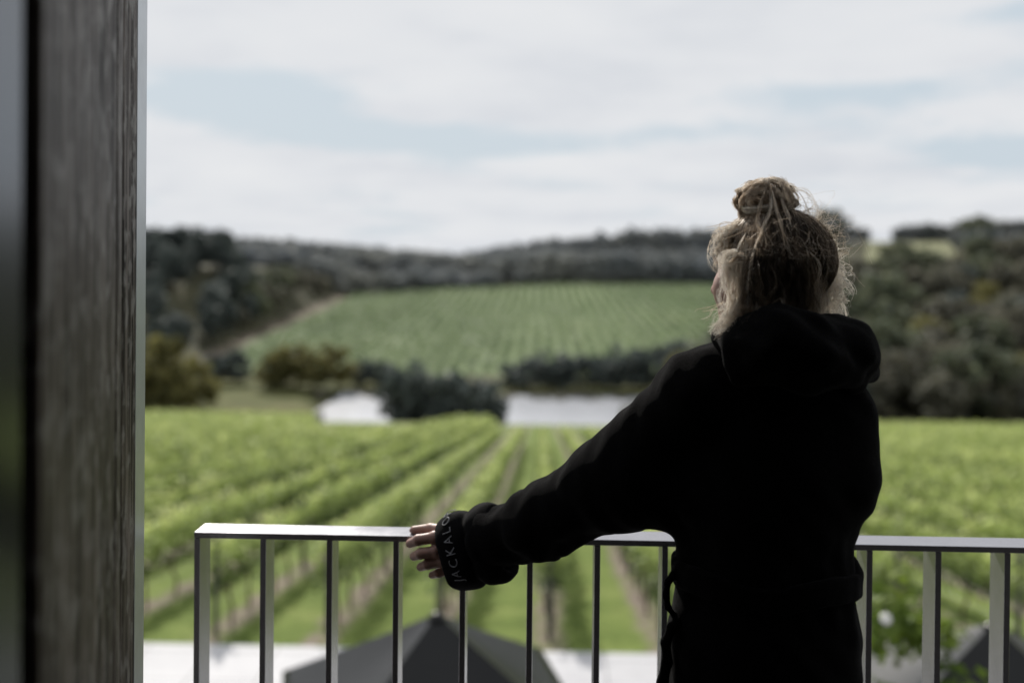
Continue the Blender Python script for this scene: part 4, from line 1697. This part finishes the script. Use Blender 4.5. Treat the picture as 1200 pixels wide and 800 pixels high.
    def lock_strands(ctrl, n, spread, K=18, wamp=0.003, wf=2.0, rad=(0.0002, 0.0004), tone=0.6, tv=0.12, tip=1.0):
        """n strands that follow control points (px, py, Y), fanning out along the way"""
        cs = []
        nl = max(2, n // 5)                       # every lock is made of small wisps of hair
        ci = rng.integers(0, nl, n)
        off = rng.normal(size=(nl, 3))[ci]
        m = len(ctrl)
        for i, c in enumerate(ctrl):
            g = spread * (0.45 + 0.75 * i / (m - 1) * tip)
            cs.append(at(*c) + off * g + (rng.normal(size=(nl, 3)) * spread * 0.45)[ci] + rng.normal(size=(n, 3)) * spread * 0.26)
        S = bezier(cs, K)
        S = wave(S, wamp * 1.2, wf, rng, True, ci)
        tn_ = (rng.normal(size=nl) * tv * 1.3)[ci]
        parts.append(tubes(S, rng.uniform(rad[0], rad[1], n), np.clip(tone + tn_ + rng.normal(size=n) * 0.04, 0.05, 1)))

    # locks falling in front of the left ear and over the cheek
    L = [
        ([(886, 268, 1.70), (872, 290, 1.67), (865, 320, 1.655), (863, 350, 1.655), (854, 374, 1.65), (842, 388, 1.65)], 90, 0.006, 0.66),
        ([(889, 270, 1.69), (878, 300, 1.66), (873, 330, 1.65), (870, 356, 1.645), (860, 376, 1.645), (848, 390, 1.645)], 120, 0.006, 0.62),
        ([(892, 272, 1.685), (880, 305, 1.655), (876, 335, 1.645), (874, 358, 1.64), (872, 374, 1.635), (862, 384, 1.63)], 150, 0.006, 0.50),
        ([(880, 264, 1.72), (862, 272, 1.71), (851, 282, 1.705), (846, 296, 1.70), (844, 305, 1.70)], 130, 0.006, 0.72),
        ([(874, 262, 1.725), (856, 266, 1.72), (843, 275, 1.715), (838, 290, 1.71)], 60, 0.006, 0.78),
        ([(870, 300, 1.66), (858, 296, 1.655), (850, 306, 1.655), (858, 318, 1.65), (868, 322, 1.65), (872, 340, 1.65)], 40, 0.006, 0.78),
        ([(878, 305, 1.655), (866, 300, 1.65), (853, 312, 1.65), (851, 330, 1.65), (856, 352, 1.65)], 40, 0.005, 0.8),
        ([(893, 275, 1.67), (890, 310, 1.645), (884, 345, 1.635), (890, 365, 1.63), (880, 372, 1.62)], 100, 0.006, 0.42),
        ([(868, 335, 1.66), (862, 352, 1.655), (850, 370, 1.65), (838, 386, 1.65)], 18, 0.004, 0.85),
        ([(872, 330, 1.65), (868, 352, 1.64), (858, 366, 1.64), (850, 384, 1.63)], 30, 0.004, 0.82),
    ]
    for c, n_, sp, tn in L:
        n_ = max(22, int(n_ * 1.15))
        lock_strands(c, n_, sp, tone=min(1, tn + 0.22), tv=0.2, wamp=0.006, wf=2.4, rad=(0.00022, 0.00045))
    # one thick light strand falling from the bun over the dark back of the head
    lock_strands([(902, 222, 1.70), (903, 245, 1.675), (893, 270, 1.648), (881, 300, 1.632), (879, 325, 1.628), (878, 340, 1.63)], 42, 0.0022, tone=0.86, tv=0.08, wamp=0.002, wf=1.2)
    lock_strands([(905, 222, 1.69), (909, 245, 1.665), (916, 268, 1.64), (926, 300, 1.625)], 22, 0.002, tone=0.75, wamp=0.003)
    lock_strands([(899, 218, 1.70), (892, 240, 1.68), (890, 262, 1.655), (897, 285, 1.63)], 22, 0.002, tone=0.72, wamp=0.003)
    lock_strands([(912, 222, 1.70), (922, 248, 1.67), (930, 268, 1.65), (934, 295, 1.63)], 26, 0.0024, tone=0.7, wamp=0.003)
    # right side: hanging hair then the bright frizzy cloud
    lock_strands([(922, 270, 1.66), (940, 298, 1.645), (949, 328, 1.64), (949, 356, 1.645), (944, 380, 1.645)], 420, 0.010, tone=0.5, wamp=0.004)
    lock_strands([(926, 280, 1.65), (935, 305, 1.63), (940, 330, 1.63), (938, 350, 1.635), (930, 370, 1.64)], 420, 0.011, tone=0.24, wamp=0.004)
    lock_strands([(910, 300, 1.635), (912, 322, 1.63), (910, 344, 1.635), (908, 368, 1.645)], 420, 0.013, tone=0.10, wamp=0.003)  # low tone paints the shaded middle of the back
    lock_strands([(893, 300, 1.635), (890, 322, 1.63), (890, 344, 1.635), (888, 368, 1.645)], 380, 0.012, tone=0.12, wamp=0.003)
    lock_strands([(918, 300, 1.645), (925, 330, 1.635), (925, 350, 1.635), (920, 368, 1.64)], 160, 0.010, tone=0.32, wamp=0.004)
    N, NF = 560, 190
    fi = rng.integers(0, NF, N)
    c0 = at(944, 298, 1.735)
    jit = lambda v: (rng.normal(size=(NF, 3)) * np.array(v))[fi] + rng.normal(size=(N, 3)) * np.array(v) * 0.3
    cs = [c0 + jit([.008, .02, .022])]
    end_px = (954 + 34 * rng.random(NF) ** 1.2)[fi]
    end_py = (298 + 80 * rng.random(NF))[fi]
    mid = np.array([at(p * 0.5 + 960 * 0.5, 296 + (q - 300) * 0.45, 1.745) for p, q in zip(end_px, end_py)])
    end = np.array([at(p, q, 1.74) for p, q in zip(end_px, end_py)])
    cs += [mid + jit([.010, .02, .012]), end + jit([.007, .022, .010]), end + np.array([-0.008, 0, -0.018]) + jit([.013, .02, .015])]
    S = wave(bezier(cs, 32), 0.0085, 3.2, rng, True, fi)
    parts.append(tubes(S, rng.uniform(0.00028, 0.0005, N), np.clip(0.95 + rng.normal(size=N) * 0.1, 0.5, 1)))
    lock_strands([(932, 268, 1.70), (950, 292, 1.715), (958, 322, 1.72), (959, 350, 1.715), (955, 378, 1.70)], 120, 0.009, tone=0.92, tv=0.12, wamp=0.007, wf=3)
    lock_strands([(930, 270, 1.67), (947, 300, 1.68), (954, 330, 1.68), (951, 360, 1.68), (944, 382, 1.67)], 130, 0.008, tone=0.76, tv=0.18, wamp=0.006, wf=3)
    # tendrils and fly-aways
    FLY = [
        [(930, 222, 1.72), (942, 226, 1.70), (951, 245, 1.69), (955, 272, 1.69)], [(928, 221, 1.72), (944, 223, 1.71), (957, 238, 1.70), (963, 262, 1.70)],
        [(862, 262, 1.72), (840, 270, 1.715), (829, 290, 1.71), (833, 305, 1.71), (840, 318, 1.71)], [(880, 258, 1.72), (850, 262, 1.715), (828, 266, 1.71)],
        [(848, 352, 1.67), (834, 357, 1.67), (822, 360, 1.67)], [(850, 362, 1.66), (838, 368, 1.66), (828, 376, 1.66)],
        [(930, 250, 1.69), (944, 246, 1.69), (952, 242, 1.69)], [(968, 310, 1.69), (985, 300, 1.69), (994, 298, 1.69)], [(976, 350, 1.69), (990, 352, 1.69), (988, 342, 1.69)],
        [(905, 355, 1.62), (915, 350, 1.61), (918, 362, 1.60), (928, 372, 1.59), (935, 378, 1.585)],
    ]
    for c in FLY:
        lock_strands(c, 7, 0.003, K=22, wamp=0.003, wf=1.4, rad=(0.00016, 0.0003), tone=0.75)
    # loose fuzz all over the outline
    N = 230
    d = rng.normal(size=(N, 3))
    d[:, 1] = -np.abs(d[:, 1]) * 0.6
    d[:, 2] = np.abs(d[:, 2]) * 0.7
    p0 = on_skull(d, 1.03)
    out = d / np.linalg.norm(d, axis=1, keepdims=True)
    ow = out @ HMn.T
    cs = [p0, p0 + ow * 0.008 + rng.normal(size=(N, 3)) * 0.01, p0 + ow * rng.uniform(0.006, 0.02, (N, 1)) + rng.normal(size=(N, 3)) * 0.016, p0 + ow * 0.006 + rng.normal(size=(N, 3)) * 0.026]
    S = wave(bezier(cs, 14), 0.002, 2, rng)
    parts.append(tubes(S, rng.uniform(0.00015, 0.0003, N), np.clip(0.6 + rng.normal(size=N) * 0.12, 0.1, 1)))

    Vs, Fs, Ts, off = [], [], [], 0
    for V, Fc, tn in parts:
        Vs.append(V)
        Fs.append(Fc + off)
        Ts.append(tn)
        off += len(V)
    me = bpy.data.meshes.new('hair')
    V = np.concatenate(Vs)
    me = np_mesh('hair', V, np.concatenate(Fs), True)
    at_ = me.attributes.new('tone', 'FLOAT', 'POINT')
    at_.data.foreach_set('value', np.concatenate(Ts).astype(np.float32))
    link('hair', me, M['hair'], person)


make_hair()
